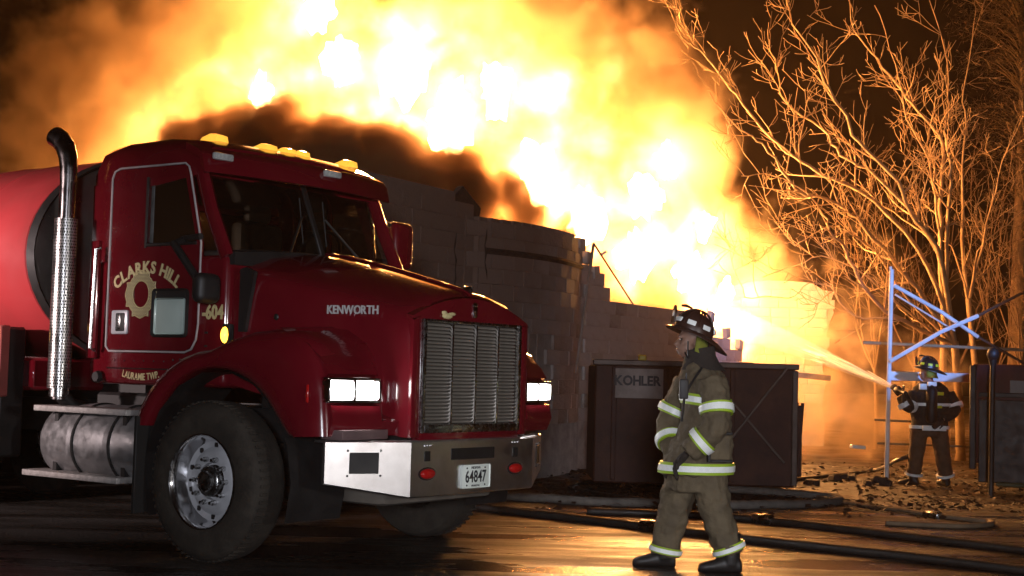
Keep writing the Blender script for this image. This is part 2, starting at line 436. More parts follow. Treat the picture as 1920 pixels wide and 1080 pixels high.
# leaning conduit pole against the wall and its bent arm
mb = MB()
pA, pB, pC = at(1080, 700, 20.0), at(1113, 456, 20.2), at(1190, 575, 22.3)
mb.tube([pA, pB], .022, 8); mb.tube([pB, at(1140, 498, 20.8), pC], .015, 6)
mb.tube([at(1127, 478, 20.6), at(1137, 471, 20.6)], .02, 6)
M['galv'] = mat('galvanised_pipe', (.42, .40, .38), .45, metal=.7, vary=.25)
o = mb.build('conduit_pipe', M['galv'], smooth=True); tag(o, 'thin bent metal pipe rising past the broken corner of the wall', 'pipe')
# the far end wall still standing inside, lit by the fire; its right edge broken in steps
far = empty('end_wall', at(1500, 700, 30)); tag(far, 'pale block end wall glowing in firelight with a ragged right edge', 'wall')
FO = Matrix.Translation(-far.location)
mb = MB(); zb = at(1500, 900, 30).z
cols = [(1330, 560), (1360, 545), (1400, 532), (1440, 528), (1480, 528), (1520, 530), (1545, 545)]
def fz(py, px=1500): return at(px, py, 30.2).z
xl = at(1330, 600, 30.2).x
right_edge = [(1563, 545), (1556, 565), (1562, 585), (1554, 605), (1548, 625), (1552, 645), (1544, 665), (1540, 690), (1546, 715), (1540, 760), (1545, 800), (1540, 880)]
poly = [(xl, -.2), (xl, fz(560))] + [(at(px, py, 30.2).x, fz(py)) for px, py in cols[1:]] + [(at(px, py, 30.2).x, fz(py)) for px, py in right_edge] + [(at(1540, 880, 30.2).x, -.2)]
mb.prism(poly, 30.12, 30.35, FO); mb.build('wall_core', M['mortar'], far)
fb = MB().bbox(-.195, .195, -.06, 0, -.095, .095, .008, 1).mesh('block'); fb.materials.append(M['block'])
c = 0
z = .9
while z < 3.9:
    xr = None
    ppy = [py for px, py in right_edge]
    for (px, py) in right_edge:
        if fz(py) <= z: xr = at(px, py, 30.2).x; break
    if xr is None: break
    x = xr - .19 - (.2 if c % 2 else 0) + (.12 if c % 2 else 0)
    if z + .1 < fz(530):
        while x > xl:
            b = bpy.data.objects.new('block', fb); COL.objects.link(b); b.parent = far
            b.location = Vector((x, 30.12 + rnd.uniform(-.006, .006), z)) - far.location; x -= .4
    z += .2; c += 1
# ================================================================== DARK CONTAINER with a sign
M['dump'] = mat('dark_steel_sheet', (.045, .013, .008), .7, vary=.4, vscale=3, dirt=(.075, .025, .012), dscale=2.5, damt=.8, bump=.15)
M['dump_rim'] = mat('worn_steel_edge', (.12, .085, .07), .55, vary=.3, metal=.3)
D0 = 17.3
gl, gr = at(1112, 880, D0), at(1490, 905, D0)
dmp = empty('waste_container', ((gl.x + gr.x) / 2, D0, 0)); tag(dmp, 'dark steel container with a sign and crossed braces standing before the wall', 'container')
hw = (gr.x - gl.x) / 2; H = at(1300, 678, D0).z
MB().bbox(-hw, hw, 0, 1.5, -.02, H - .06, .02, 1).build('body', M['dump'], dmp)
MB().bbox(-hw - .03, hw + .03, -.05, .04, H - .07, H, .012, 1).build('rim', M['dump_rim'], dmp)
MB().bbox(hw - .05, hw + .02, -.045, .03, 0, H - .08, .01, 1).build('corner_post', M['dump_rim'], dmp)
for k, (px) in enumerate((1150, 1255, 1372)):
    x = at(px, 800, D0).x - dmp.location.x
    MB().bbox(x - .03, x + .03, -.035, .005, .02, H - .08, .008, 1).build('rib', M['dump'], dmp)
def lp(px, py, off=0.0):
    p = at(px, py, D0 - .05); return (p.x - dmp.location.x, -.05 - off, p.z)
for a, b2, of in (((1372, 752), (1470, 868), 0.0), ((1475, 690), (1372, 820), .035)):
    MB().tube([lp(*a, of), lp(*b2, of)], .016, 6).build('brace', M['dump_rim'], dmp)
M['sign'] = mat('faded_sign', (.34, .27, .24), .7, vary=.25, vscale=5, dirt=(.08, .06, .05), damt=.6)
a, b2 = lp(1154, 690), lp(1243, 748)
sg = MB().bbox(a[0], b2[0], -.065, -.05, b2[2], a[2], .004, 1).build('sign_plate', M['sign'], dmp)
tx = place(lettering('KOHLER', .16, .002, .006, sx=.92), Matrix.Translation(((a[0] + b2[0]) / 2 - .02, -.068, a[2] - .20)) @ FACE_NEAR)
tx.build('lettering', M['ink'], sg)
p = at(1205, 672, D0)
MB().bbox(p.x - dmp.location.x - .05, p.x - dmp.location.x + .05, .0, .1, H - .01, H + .07, .02, 2).build('beacon', mat('yellow_cap', (.5, .35, .03), .5, vary=.2), dmp)
MB().tube([(hw + .05, .1, .15), (hw + .11, .12, H * .68)], (.02), 6).tube([(hw + .03, .5, .1), (hw + .12, .5, H * .68)], .02, 6).box(hw + .03, hw + .10, .1, .5, .12, H * .66).build('side_door', M['dump'], dmp)

# ================================================================== FIRE AND SMOKE: gas volumes with white-hot flame bodies inside
def gas_volume(name, blobs, material, voxel, parent, warp=.9, wscale=.35, nscale=.8, namp=.55, sharp=1.0, rough=.6, seedv=0.0, pad=1.0, tags=None, lift=0.0):
    lo = [min(b[0][k] - b[1][k] for b in blobs) - pad for k in range(3)]
    hi = [max(b[0][k] + b[1][k] for b in blobs) + pad for k in range(3)]
    g = bpy.data.node_groups.new(name + '_nodes', 'GeometryNodeTree')
    g.interface.new_socket('Geometry', in_out='OUTPUT', socket_type='NodeSocketGeometry')
    n = g.nodes; l = g.links
    go = n.new('NodeGroupOutput'); pos = n.new('GeometryNodeInputPosition')
    off = n.new('ShaderNodeVectorMath'); off.operation = 'ADD'; off.inputs[1].default_value = (seedv, seedv * 1.7, -seedv)
    l.new(pos.outputs[0], off.inputs[0])
    w1 = n.new('ShaderNodeTexNoise'); w1.inputs['Scale'].default_value = wscale; w1.inputs['Detail'].default_value = 4
    l.new(off.outputs[0], w1.inputs['Vector'])
    sb = n.new('ShaderNodeVectorMath'); sb.operation = 'SUBTRACT'; sb.inputs[1].default_value = (.5, .5, .5); l.new(w1.outputs['Color'], sb.inputs[0])
    sc = n.new('ShaderNodeVectorMath'); sc.operation = 'SCALE'; sc.inputs['Scale'].default_value = warp * 2; l.new(sb.outputs[0], sc.inputs[0])
    pw = n.new('ShaderNodeVectorMath'); pw.operation = 'ADD'; l.new(pos.outputs[0], pw.inputs[0]); l.new(sc.outputs[0], pw.inputs[1])
    cur = None
    for c, r, wt in blobs:
        a = n.new('ShaderNodeVectorMath'); a.operation = 'SUBTRACT'; a.inputs[1].default_value = c; l.new(pw.outputs[0], a.inputs[0])
        m_ = n.new('ShaderNodeVectorMath'); m_.operation = 'MULTIPLY'; m_.inputs[1].default_value = tuple(1 / q for q in r); l.new(a.outputs[0], m_.inputs[0])
        ln = n.new('ShaderNodeVectorMath'); ln.operation = 'LENGTH'; l.new(m_.outputs[0], ln.inputs[0])
        mm = n.new('ShaderNodeMath'); mm.operation = 'MULTIPLY_ADD'; mm.inputs[1].default_value = -wt; mm.inputs[2].default_value = wt; l.new(ln.outputs['Value'], mm.inputs[0])
        if cur is None: cur = mm.outputs[0]
        else:
            sx = n.new('ShaderNodeMath'); sx.operation = 'SMOOTH_MAX'; sx.inputs[2].default_value = .2
            l.new(cur, sx.inputs[0]); l.new(mm.outputs[0], sx.inputs[1]); cur = sx.outputs[0]
    nz = n.new('ShaderNodeTexNoise'); nz.inputs['Scale'].default_value = nscale; nz.inputs['Detail'].default_value = 6; nz.inputs['Roughness'].default_value = rough; nz.inputs['Distortion'].default_value = .35
    l.new(off.outputs[0], nz.inputs['Vector'])
    na = n.new('ShaderNodeMath'); na.operation = 'MULTIPLY_ADD'; na.inputs[1].default_value = namp * 2; na.inputs[2].default_value = -namp + lift; l.new(nz.outputs['Fac'], na.inputs[0])
    sm = n.new('ShaderNodeMath'); sm.operation = 'ADD'; l.new(cur, sm.inputs[0]); l.new(na.outputs[0], sm.inputs[1])
    fin = n.new('ShaderNodeMath'); fin.operation = 'MULTIPLY'; fin.inputs[1].default_value = sharp; fin.use_clamp = True; l.new(sm.outputs[0], fin.inputs[0])
    vc = n.new('GeometryNodeVolumeCube'); l.new(fin.outputs[0], vc.inputs['Density'])
    vc.inputs['Min'].default_value = lo; vc.inputs['Max'].default_value = hi
    for k, ax in enumerate('XYZ'): vc.inputs['Resolution ' + ax].default_value = max(4, int((hi[k] - lo[k]) / voxel))
    smt = n.new('GeometryNodeSetMaterial'); smt.inputs['Material'].default_value = material
    l.new(vc.outputs[0], smt.inputs[0]); l.new(smt.outputs[0], go.inputs[0])
    vd = bpy.data.volumes.new(name); vd.materials.append(material)
    o = bpy.data.objects.new(name, vd); COL.objects.link(o)
    md = o.modifiers.new('gas', 'NODES'); md.node_group = g
    if parent is not None: o.parent = parent; o.matrix_parent_inverse = Matrix.Translation(-parent.location)
    return o
def gas_mat(name, build):
    m = bpy.data.materials.new(name); m.use_nodes = True
    n = m.node_tree.nodes; l = m.node_tree.links; n.remove(n['Principled BSDF'])
    at_ = n.new('ShaderNodeAttribute'); at_.attribute_name = 'density'
    pv = n.new('ShaderNodeVolumePrincipled'); pv.inputs['Density Attribute'].default_value = ''
    pv.inputs['Density'].default_value = 0; pv.inputs['Blackbody Intensity'].default_value = 0
    l.new(pv.outputs[0], n['Material Output'].inputs['Volume'])
    build(n, l, at_.outputs['Fac'], pv)
    return m
def rng(n, l, src, a, b, c, d, smooth=False, power=None):
    mr = n.new('ShaderNodeMapRange'); mr.interpolation_type = 'SMOOTHSTEP' if smooth else 'LINEAR'
    for i, v in zip((1, 2, 3, 4), (a, b, c, d)): mr.inputs[i].default_value = v
    l.new(src, mr.inputs[0]); out = mr.outputs[0]
    if power:
        p = n.new('ShaderNodeMath'); p.operation = 'POWER'; p.inputs[1].default_value = power; l.new(out, p.inputs[0]); out = p.outputs[0]
    return out
def fire_nodes(n, l, d, pv):
    ramp = n.new('ShaderNodeValToRGB'); cr = ramp.color_ramp
    cr.elements[0].position = 0; cr.elements[0].color = (1, .22, .02, 1)
    cr.elements[1].position = 1; cr.elements[1].color = (1, .66, .30, 1)
    e = cr.elements.new(.3); e.color = (1, .35, .06, 1)
    e = cr.elements.new(.6); e.color = (1, .46, .13, 1)
    l.new(d, ramp.inputs[0]); l.new(ramp.outputs[0], pv.inputs['Emission Color'])
    s = rng(n, l, d, 0, 1, 0, 1, power=3.0)
    ml = n.new('ShaderNodeMath'); ml.operation = 'MULTIPLY'; ml.inputs[1].default_value = 17.0; l.new(s, ml.inputs[0])
    l.new(ml.outputs[0], pv.inputs['Emission Strength'])
    l.new(rng(n, l, d, 0, .5, 0, .7), pv.inputs['Density'])
    pv.inputs['Color'].default_value = (.22, .11, .05, 1)
M['fire_gas'] = gas_mat('fire_gas', fire_nodes)
def smoke_nodes(dens, col, anis=.2):
    def f(n, l, d, pv):
        l.new(rng(n, l, d, 0, 1, 0, dens), pv.inputs['Density'])
        pv.inputs['Color'].default_value = (*col, 1); pv.inputs['Anisotropy'].default_value = anis
    return f
M['smoke_lit'] = gas_mat('lit_smoke', smoke_nodes(1.3, (.95, .68, .42)))
M['smoke_dark'] = gas_mat('dark_smoke', smoke_nodes(8.0, (.74, .46, .27), .45))
def bl(px, py, D, r, w=1.0, ry=None, rz=None):
    rz = rz or r
    return (tuple(at(px, py, D)), (r, ry or r * 1.1, rz), w)
fire = empty('building_fire', at(1000, 640, 25)); fire.location.z = 1.6
tag(fire, 'towering white and orange blaze rising behind the broken block wall', 'fire')
FB = [bl(560, 60, 28, 1.5, .9), bl(620, -40, 28, 1.7, .9), bl(640, 130, 27.5, 1.5), bl(760, 110, 27.5, 1.9, 1.1), bl(840, 220, 27, 1.8, 1.3), bl(900, 150, 28, 1.6, 1.0),
      bl(700, 210, 26, 1.1), bl(1000, 210, 28, 1.9, .9), bl(1010, 310, 27, 1.7, 1.1), bl(1120, 260, 28.5, 1.7, .8), bl(1100, 390, 26.5, 1.5, 1.2), bl(1200, 350, 28, 1.6, .9),
      bl(1230, 430, 28, 1.4, 1.1), bl(1190, 480, 27, 1.2, 1.2), bl(1300, 510, 28.5, 1.2, 1.2), bl(1270, 330, 29, 1.1, .6), bl(1340, 580, 28.3, .8, 1.2), bl(1200, 550, 26.5, .8, 1.1),
      bl(1385, 630, 28, .55, 1.3), bl(400, 240, 26.5, 1.3, .8), bl(480, 170, 27, 1.4, 1.0), bl(290, 265, 27, 1.2, .8), bl(540, 210, 26.5, 1.3, 1.1), bl(480, -30, 28.5, 1.1, .5), bl(1040, 460, 25, .7, 1.0), bl(330, 180, 27.5, 1.1, .75), bl(650, 220, 26, 1.2, 1.1), bl(440, 290, 25.5, 1.0, .9), bl(760, 250, 25.5, 1.0, 1.2), bl(920, 330, 25.5, .9, 1.2), bl(860, -20, 29, 1.2, .5), bl(1130, 130, 29, 1.2, .5)]
gas_volume('flame_gas', FB, M['fire_gas'], .075, fire, warp=1.1, wscale=.5, nscale=.95, namp=1.45, sharp=.85, rough=.64)
M['flame'] = glow('white_hot_flame', (1.0, .44, .13), 620.0)
rf = random.Random(3)
for px, py, D, r in ((640, 110, 27.8, .7), (760, 130, 27.6, .9), (845, 225, 27.2, .9), (930, 160, 28, .7), (1010, 310, 27.2, .8), (1100, 400, 26.8, .7), (1190, 470, 27.2, .65), (1290, 510, 28.4, .6), (1345, 585, 28.2, .38), (1210, 360, 28, .6), (490, 165, 27.9, .45), (600, 20, 28, .6), (1250, 300, 28.6, .45), (1320, 420, 27.6, .4), (1362, 545, 27.8, .34), (300, 350, 26.6, .5), (430, 350, 26.6, .5)):
    c = at(px, py, D); bm = bmesh.new(); bmesh.ops.create_icosphere(bm, subdivisions=3, radius=1)
    for v in bm.verts:
        p = v.co.copy(); nn = mnoise.fractal(p * 1.6 + c, 1.0, 2.0, 4)
        v.co = Vector((p.x * .8, p.y * .8, p.z * 1.3)) * r * .52 * (1 + .95 * nn) * (1 - .25 * max(0, p.z)) + c - fire.location
    me = bpy.data.meshes.new('flame'); bm.to_mesh(me); bm.free(); obj('flame', me, M['flame'], fire, True, angle=180)
SB = [bl(100, 150, 27, 1.2, 1.1), bl(180, 250, 27, 1.2, 1.1), bl(40, 280, 26.5, 1.0, .9), bl(250, 210, 27, 1.3, 1.0), bl(380, 110, 27.5, 1.3, .9), bl(230, 330, 26, 1.2, .8), bl(420, 40, 28, 1.4, .7), bl(260, 60, 28, 1.4, .45),
      bl(900, 20, 28.5, 1.3, .8), bl(1040, 70, 29, 1.5, .9), bl(1160, 100, 29, 1.4, .9), bl(1260, 190, 29, 1.2, 1.0), bl(1290, 300, 28.6, 1.1, 1.0), bl(1320, 420, 28.6, .9, 1.0), bl(1340, 480, 28.5, .8, .9),
      bl(560, 260, 25, 1.0, .6), bl(1420, 540, 28.6, .9, .35), bl(1480, 720, 27.5, .8, .15), bl(1590, 790, 26.5, 1.3, .2, rz=1.0)]
smk = gas_volume('lit_smoke', SB, M['smoke_lit'], .085, None, warp=.8, wscale=.55, nscale=1.1, namp=1.6, sharp=2.0, seedv=7.3, rough=.66)
tag(smk, 'orange lit smoke rolling off the sides of the blaze', 'smoke', kind='stuff')
DB = [bl(345, 262, 21, .42), bl(402, 248, 21, .42), bl(470, 262, 20.5, .5), bl(525, 232, 21, .5), bl(570, 268, 20.5, .45), bl(622, 268, 20, .5), bl(690, 280, 20, .5), bl(742, 300, 20.5, .5), bl(800, 335, 20.5, .5),
      bl(858, 318, 21, .45), bl(880, 370, 20.5, .5), bl(955, 358, 22, .42), bl(985, 405, 22, .4), bl(720, 360, 19.5, .8), bl(620, 350, 19.5, .8), bl(800, 420, 19.8, .7), bl(500, 330, 20, .7), bl(400, 310, 20.5, .5), bl(700, 450, 19, .6), bl(1060, 430, 23, .3, .7), bl(870, 430, 20, .4, .6)]
smk2 = gas_volume('dark_smoke', DB, M['smoke_dark'], .05, None, warp=.22, wscale=1.4, nscale=3.0, namp=.85, sharp=3.0, seedv=2.1, pad=.6, rough=.72)
tag(smk2, 'dark brown smoke billowing along the foot of the blaze', 'smoke', kind='stuff')

# ================================================================== smoky air round the whole scene
hz = MB().box(-120, 120, -60, 180, -1.6, 17).build('haze', None)
hm = bpy.data.materials.new('smoky_air'); hm.use_nodes = True
n = hm.node_tree.nodes; l = hm.node_tree.links; n.remove(n['Principled BSDF'])
pv = n.new('ShaderNodeVolumePrincipled'); pv.inputs['Color'].default_value = (.95, .66, .45, 1); pv.inputs['Density'].default_value = .0007; pv.inputs['Anisotropy'].default_value = .3
l.new(pv.outputs[0], n['Material Output'].inputs['Volume']); hz.data.materials.append(hm)
tag(hz, 'thin smoky air hanging over the whole scene', 'haze', kind='stuff')
# ================================================================== TANKER TRUCK (x forward from the front axle, y away from the camera side, z up)
truck = empty('tanker_truck', (-1.26611, 10.21963, 0), R(-36))
tag(truck, 'dark red fire tanker truck with headlights on and gold door lettering', 'fire truck')
TP = truck
CABSET = {'cab_body', 'cab_roof', 'cab_rear_wall', 'rear_window', 'rear_quarter', 'quarter_window', 'windscreen_pillar', 'windscreen_pane', 'cowl', 'sun_visor', 'roof_marker_lamp', 'dashboard', 'mirror_head', 'mirror_rod', 'mirror_arm'}
def P(mb, name, m, smooth=True, parent=None, bevel=0, label=None, angle=40):
    if name in CABSET: mb.v = [(x, y * .91 if y > 0 else y, z) for x, y, z in mb.v]
    o = mb.build(name, M[m] if isinstance(m, str) else m, parent or TP, smooth, bevel, angle=angle)
    if label: o['label'] = label
    return o
CY = .98
# chassis
mb = MB()
for s in (-1, 1):
    mb.box(-7, 1.12, s*.43-.05, s*.43+.05, .72, .98)
mb.box(-1.5, 1.1, -.38, .38, .80, .97); mb.box(-7, -1.6, -.36, .36, .75, 1.15)
P(mb, 'chassis', 'black', False)
mb = MB(); mb.tube([(0, -1.0, .5), (0, -.6, .42), (0, .6, .42), (0, 1.0, .5)], .06, 8)
for s in (-1, 1): mb.box(-.6, .75, s*.5-.05, s*.5+.05, .47, .53); mb.box(-.1, .1, s*.5-.06, s*.5+.06, .40, .75)
P(mb, 'front_axle', 'black')
mb = MB(); mb.bbox(.55, 1.05, -.62, .55, .40, .62, .05, 2); P(mb, 'engine_guard', mat('dusty_metal', (.13, .11, .09), .8, vary=.4))
mb = MB(); mb.box(-.3, .9, -.4, .4, .62, 1.5); P(mb, 'engine_block', 'black', False)
# ---- cab shell
mb = MB()
mb.bbox(-1.53, -.10, -CY+.02, CY-.02, 1.12, 2.02, .05, 3)
P(mb, 'cab_body', 'red')
mb = MB()   # roof with rounded crown
secs = []
for x, zt, zi, hw in ((-1.535, 2.66, 2.52, .93), (-1.52, 2.77, 2.50, .96), (-1.44, 2.845, 2.50, .98), (-1.25, 2.875, 2.50, .985), (-.8, 2.88, 2.52, .985), (-.5, 2.85, 2.56, .975), (-.40, 2.80, 2.58, .96)):
    q = []
    for yy, zz in ((-hw, zi), (-hw, zt-.14), (-hw+.03, zt-.07), (-hw+.11, zt-.02), (-hw*.5, zt), (0, zt+.012), (hw*.5, zt), (hw-.11, zt-.02), (hw-.03, zt-.07), (hw, zt-.14), (hw, zi)):
        q.append((x, yy, zz))
    secs.append(q)
mb.loft(secs, closed=True); P(mb, 'cab_roof', 'red')
mb = MB(); mb.bbox(-1.53, -1.46, -CY+.03, CY-.03, 1.95, 2.08, .02, 2); mb.bbox(-1.53, -1.46, -CY+.03, CY-.03, 2.47, 2.56, .02, 2)
for y0, y1 in ((-CY+.03, -.62), (.62, CY-.03)): mb.box(-1.525, -1.465, y0, y1, 2.075, 2.475)
rw = P(mb, 'cab_rear_wall', 'red')
P(MB().add([(-1.495, -.62, 2.075), (-1.495, .62, 2.075), (-1.495, .62, 2.475), (-1.495, -.62, 2.475)], [(0, 1, 2, 3)]), 'rear_window', 'glass', False)
for s in (-1, 1):   # rear quarter and B post on both sides, A pillars
    y0, y1 = (-CY, -CY+.05) if s < 0 else (CY-.05, CY)
    mb = MB()
    if s < 0: mb.bbox(-1.52, -.885, y0, y1, 1.99, 2.56, .012, 2)
    else: mb.bbox(-1.52, -1.30, y0, y1, 1.99, 2.56, .012, 2); mb.bbox(-.93, -.885, y0, y1, 1.99, 2.56, .012, 2); mb.box(-1.30, -.93, y0, y1, 1.99, 2.08)
    P(mb, 'rear_quarter', 'red')
    if s > 0: P(MB().add([(-1.3, .95, 2.08), (-.93, .95, 2.08), (-.93, .95, 2.55), (-1.3, .95, 2.55)], [(0, 1, 2, 3)]), 'quarter_window', 'glass', False)
    mb = MB(); mb.tube([(-.13, s*.93, 2.0), (-.30, s*.93, 2.32), (-.43, s*.92, 2.62)], [(.055, .045)]*3, 8); P(mb, 'windscreen_pillar', 'red')
# ---- near door with its window opening (frame pieces butt together)
door = empty('door'); door.parent = TP
DY0, DY1 = -CY-.014, -CY+.018
def dpiece(mb, poly): mb.prism(poly, DY0, DY1)
mb = MB()
lowpoly = [(-1.27, 1.40), (-1.235, 1.365), (-.45, 1.365), (-.40, 1.385), (-.355, 1.44), (-.34, 1.55), (-.335, 2.10), (-1.27, 2.10)]
dpiece(mb, lowpoly)
dpiece(mb, [(-1.27, 2.10), (-.885, 2.10), (-.885, 2.575), (-1.27, 2.575)])
dpiece(mb, [(-1.27, 2.575), (-.47, 2.575), (-.475, 2.62), (-.50, 2.64), (-1.20, 2.645), (-1.25, 2.63), (-1.27, 2.60)])
dpiece(mb, [(-.37, 2.10), (-.335, 2.10), (-.47, 2.575), (-.51, 2.575)])
P(mb, 'door_panel', 'red', False, door)
mb = MB()
outl = [(-1.285, 1.39), (-1.25, 1.355), (-.45, 1.355), (-.385, 1.375), (-.34, 1.44), (-.325, 1.55), (-.325, 2.10), (-.455, 2.58), (-.475, 2.63), (-.51, 2.655), (-1.20, 2.66), (-1.26, 2.64), (-1.285, 2.59)]
mb.tube([(x, DY0, z) for x, z in outl + outl[:1]], .0075, 6)
P(mb, 'door_seal', mat('pale_seal', (.42, .38, .38), .5, vary=.3), True, door)
mb = MB(); mb.add([(-.885, -CY+.01, 2.10), (-.372, -CY+.01, 2.10), (-.505, -CY+.01, 2.575), (-.885, -CY+.01, 2.575)], [(0, 1, 2, 3)])
P(mb, 'door_window', 'glass', False, door)
mb = MB(); mb.box(-.905, -.885, DY0-.006, DY1, 2.08, 2.58); mb.tube([(-.885, DY0, 2.10), (-.37, DY0, 2.10)], .012, 6); P(mb, 'window_channel', 'black', True, door)
mb = MB(); mb.bbox(-.775, -.425, DY0-.012, DY0+.004, 1.455, 1.79, .035, 3); pw = P(mb, 'peep_window_frame', 'black_rubber', True, door)
mb = MB(); mb.bbox(-.752, -.448, DY0-.016, DY0-.004, 1.475, 1.725, .02, 3)
P(mb, 'peep_window', mat('frosted_glass', (.50, .60, .55), .25, coat=.5, vary=.1, vscale=3), True, door)
mb = MB(); mb.bbox(-1.222, -1.047, DY0-.016, DY0+.004, 1.475, 1.645, .012, 2); P(mb, 'door_handle', mat('handle_metal', (.7, .7, .74), .35, metal=.35, vary=.15), True, door)
mb = MB(); mb.bbox(-1.165, -1.07, DY0-.022, DY0-.008, 1.495, 1.625, .01, 2); P(mb, 'handle_recess', 'black', True, door)
mb = MB(); mb.bbox(-1.145, -1.105, DY0-.028, DY0-.014, 1.51, 1.615, .008, 2); P(mb, 'handle_paddle', 'chrome_dull', True, door)
# lettering and crest
tx = place(lettering('CLARKS HILL', .115, .0015, .004, arc=.50, spacing=1.1, sx=1.0), Matrix.Translation((-.868, DY0-.004, 1.905)) @ FACE_NEAR)
P(tx, 'door_lettering', 'gold', False, door)
tx = place(lettering('LAURAMIE TWP.', .068, .0015, .001, arc=-.85, spacing=1.3, sx=.74), Matrix.Translation((-.93, -CY+.015, 1.155)) @ FACE_NEAR)
P(tx, 'sill_lettering', 'gold', False)
tx = place(lettering('-604', .13, .0015, .005, spacing=.8, sx=.85), Matrix.Translation((-.215, -CY+.014, 1.585)) @ FACE_NEAR)
P(tx, 'unit_number', 'gold', False)
def crest_outline(s):
    pts = []
    for k in range(4):
        a0 = k * math.pi / 2
        for da, rr in ((-.62, .88), (-.5, 1.06), (-.36, .96), (-.18, .98), (0, 1.02), (.18, .98), (.36, .96), (.5, 1.06), (.62, .88), (.785, .9)):
            a = a0 + da; pts.append((math.sin(a) * rr * s, math.cos(a) * rr * s))
    return pts
mb = MB(); o1 = crest_outline(1.0); n_ = len(o1)
vs_ = []; fs_ = []
for x, y in o1:
    a = math.atan2(x, y); vs_.append((x * .165, y * .165, 0)); vs_.append((math.sin(a) * .085, math.cos(a) * .095, 0))
for i in range(n_):
    j = (i + 1) % n_; fs_.append((2*i, 2*j, 2*j+1, 2*i+1))
mb.add(vs_, fs_); place(mb, Matrix.Translation((-.92, DY0-.004, 1.755)) @ FACE_NEAR)
mc = mat('gold_checked_leaf', (.55, .47, .22), .5)
nn_ = mc.node_tree.nodes; ll_ = mc.node_tree.links
br = nn_.new('ShaderNodeTexBrick'); br.inputs['Scale'].default_value = 26; br.inputs['Color1'].default_value = (.58, .5, .24, 1); br.inputs['Color2'].default_value = (.48, .4, .18, 1); br.inputs['Mortar'].default_value = (.03, .012, .01, 1); br.inputs['Mortar Size'].default_value = .04
tc_ = nn_.new('ShaderNodeTexCoord'); mp_ = nn_.new('ShaderNodeMapping'); mp_.inputs['Rotation'].default_value = (R(90), R(32), 0)
ll_.new(tc_.outputs['Object'], mp_.inputs[0]); ll_.new(mp_.outputs[0], br.inputs['Vector']); ll_.new(br.outputs['Color'], nn_['Principled BSDF'].inputs['Base Color'])
P(mb, 'crest', mc, False, door)
mb = MB()
for ring, sc_ in ((o1, .165),): mb.tube([(x * sc_, y * sc_, 0) for x, y in ring + ring[:1]], .0035, 4, caps=False)
mb.tube([(.085 * math.cos(a * .2617), .095 * math.sin(a * .2617), 0) for a in range(25)], .0035, 4, caps=False)
place(mb, Matrix.Translation((-.92, DY0-.005, 1.755)) @ FACE_NEAR); P(mb, 'crest_border', 'gold', True, door)
# far door: panel under a window
fdoor = empty('door'); fdoor.parent = TP
mb = MB(); mb.prism(lowpoly, CY*.91-.018, CY*.91+.014); P(mb, 'door_panel', 'red', False, fdoor)
mb = MB(); mb.add([(-.885, CY*.91-.01, 2.02), (-.372, CY*.91-.01, 2.02), (-.505, CY*.91-.01, 2.56), (-.885, CY*.91-.01, 2.56)], [(0, 1, 2, 3)]); P(mb, 'door_window', 'glass', False, fdoor)
# rivets beside and below the door
for x, z in ((-.285, 1.49), (-.27, 1.49), (-.285, 1.40), (-.27, 1.40), (-.60, 1.30), (-.53, 1.305), (-.45, 1.305), (-.41, 1.31)):
    P(MB().ball((x, -CY+.018, z), (.008, .006, .008), 8), 'rivet', 'black')
for k in range(9): P(MB().ball((-1.44, -CY+.018, 1.30 + k * .145), (.007, .005, .007), 6), 'rivet', 'black')
for k in range(6): P(MB().ball((-1.22 + k * .105, -CY+.018, 1.29), (.006, .005, .006), 6), 'rivet', 'black')
P(MB().tube([(-1.30, -CY+.012, 1.235), (-.55, -CY+.012, 1.235)], .004, 4), 'sill_seam', 'black')
mb = MB(); mb.lathe([(.001, -.03), (.035, -.03), (.045, 0), (.03, .01)], 12, 'y', Matrix.Translation((-1.37, -CY+.0, 1.17))); P(mb, 'filler_cap', 'black')
# ---- windscreen: two panes in a shallow vee, divider, wipers
def wsx(y, z): return -.15 - .10 * (abs(y) / .9) ** 2 - .42 * (z - 2.05)
for s in (-1, 1):
    mb = MB(); k = 6; v_ = []
    for j in range(k + 1):
        y = s * (.02 + .87 * j / k)
        v_ += [(wsx(y, 2.04), y, 2.04), (wsx(y, 2.62), y, 2.62)]
    mb.add(v_, [(2*j, 2*j+2, 2*j+3, 2*j+1) for j in range(k)])
    P(mb, 'windscreen_pane', 'glass')
mb = MB(); mb.bbox(-.012, .012, -.02, .02, 0, .64, .004, 1, Matrix.Translation((wsx(0, 2.0)+.01, 0, 2.02)) @ Matrix.Rotation(math.atan(-.42), 4, 'Y')); P(mb, 'windscreen_divider', 'black')
for y0, y1 in ((-.14, -.38), (.10, .36)):
    mb = MB(); mb.tube([(wsx(.25, 2.06)+.07, y1, 2.07), (wsx(.1, 2.3)+.03, y0, 2.36)], .009, 6)
    mb.tube([(wsx(y0, 2.2)+.03, y0-.02, 2.16), (wsx(y0, 2.4)+.02, y0+.02, 2.5)], .006, 4); P(mb, 'wiper', 'black')
mb = MB(); mb.loft([[(-.06, y, 2.03+.05*(1-(y/.95)**2)), (-.2, y, 2.05+.05*(1-(y/.95)**2)), (-.2, y, 1.95), (-.06, y, 1.95)] for y in [-.93+i*.186 for i in range(11)]]); P(mb, 'cowl', 'black')
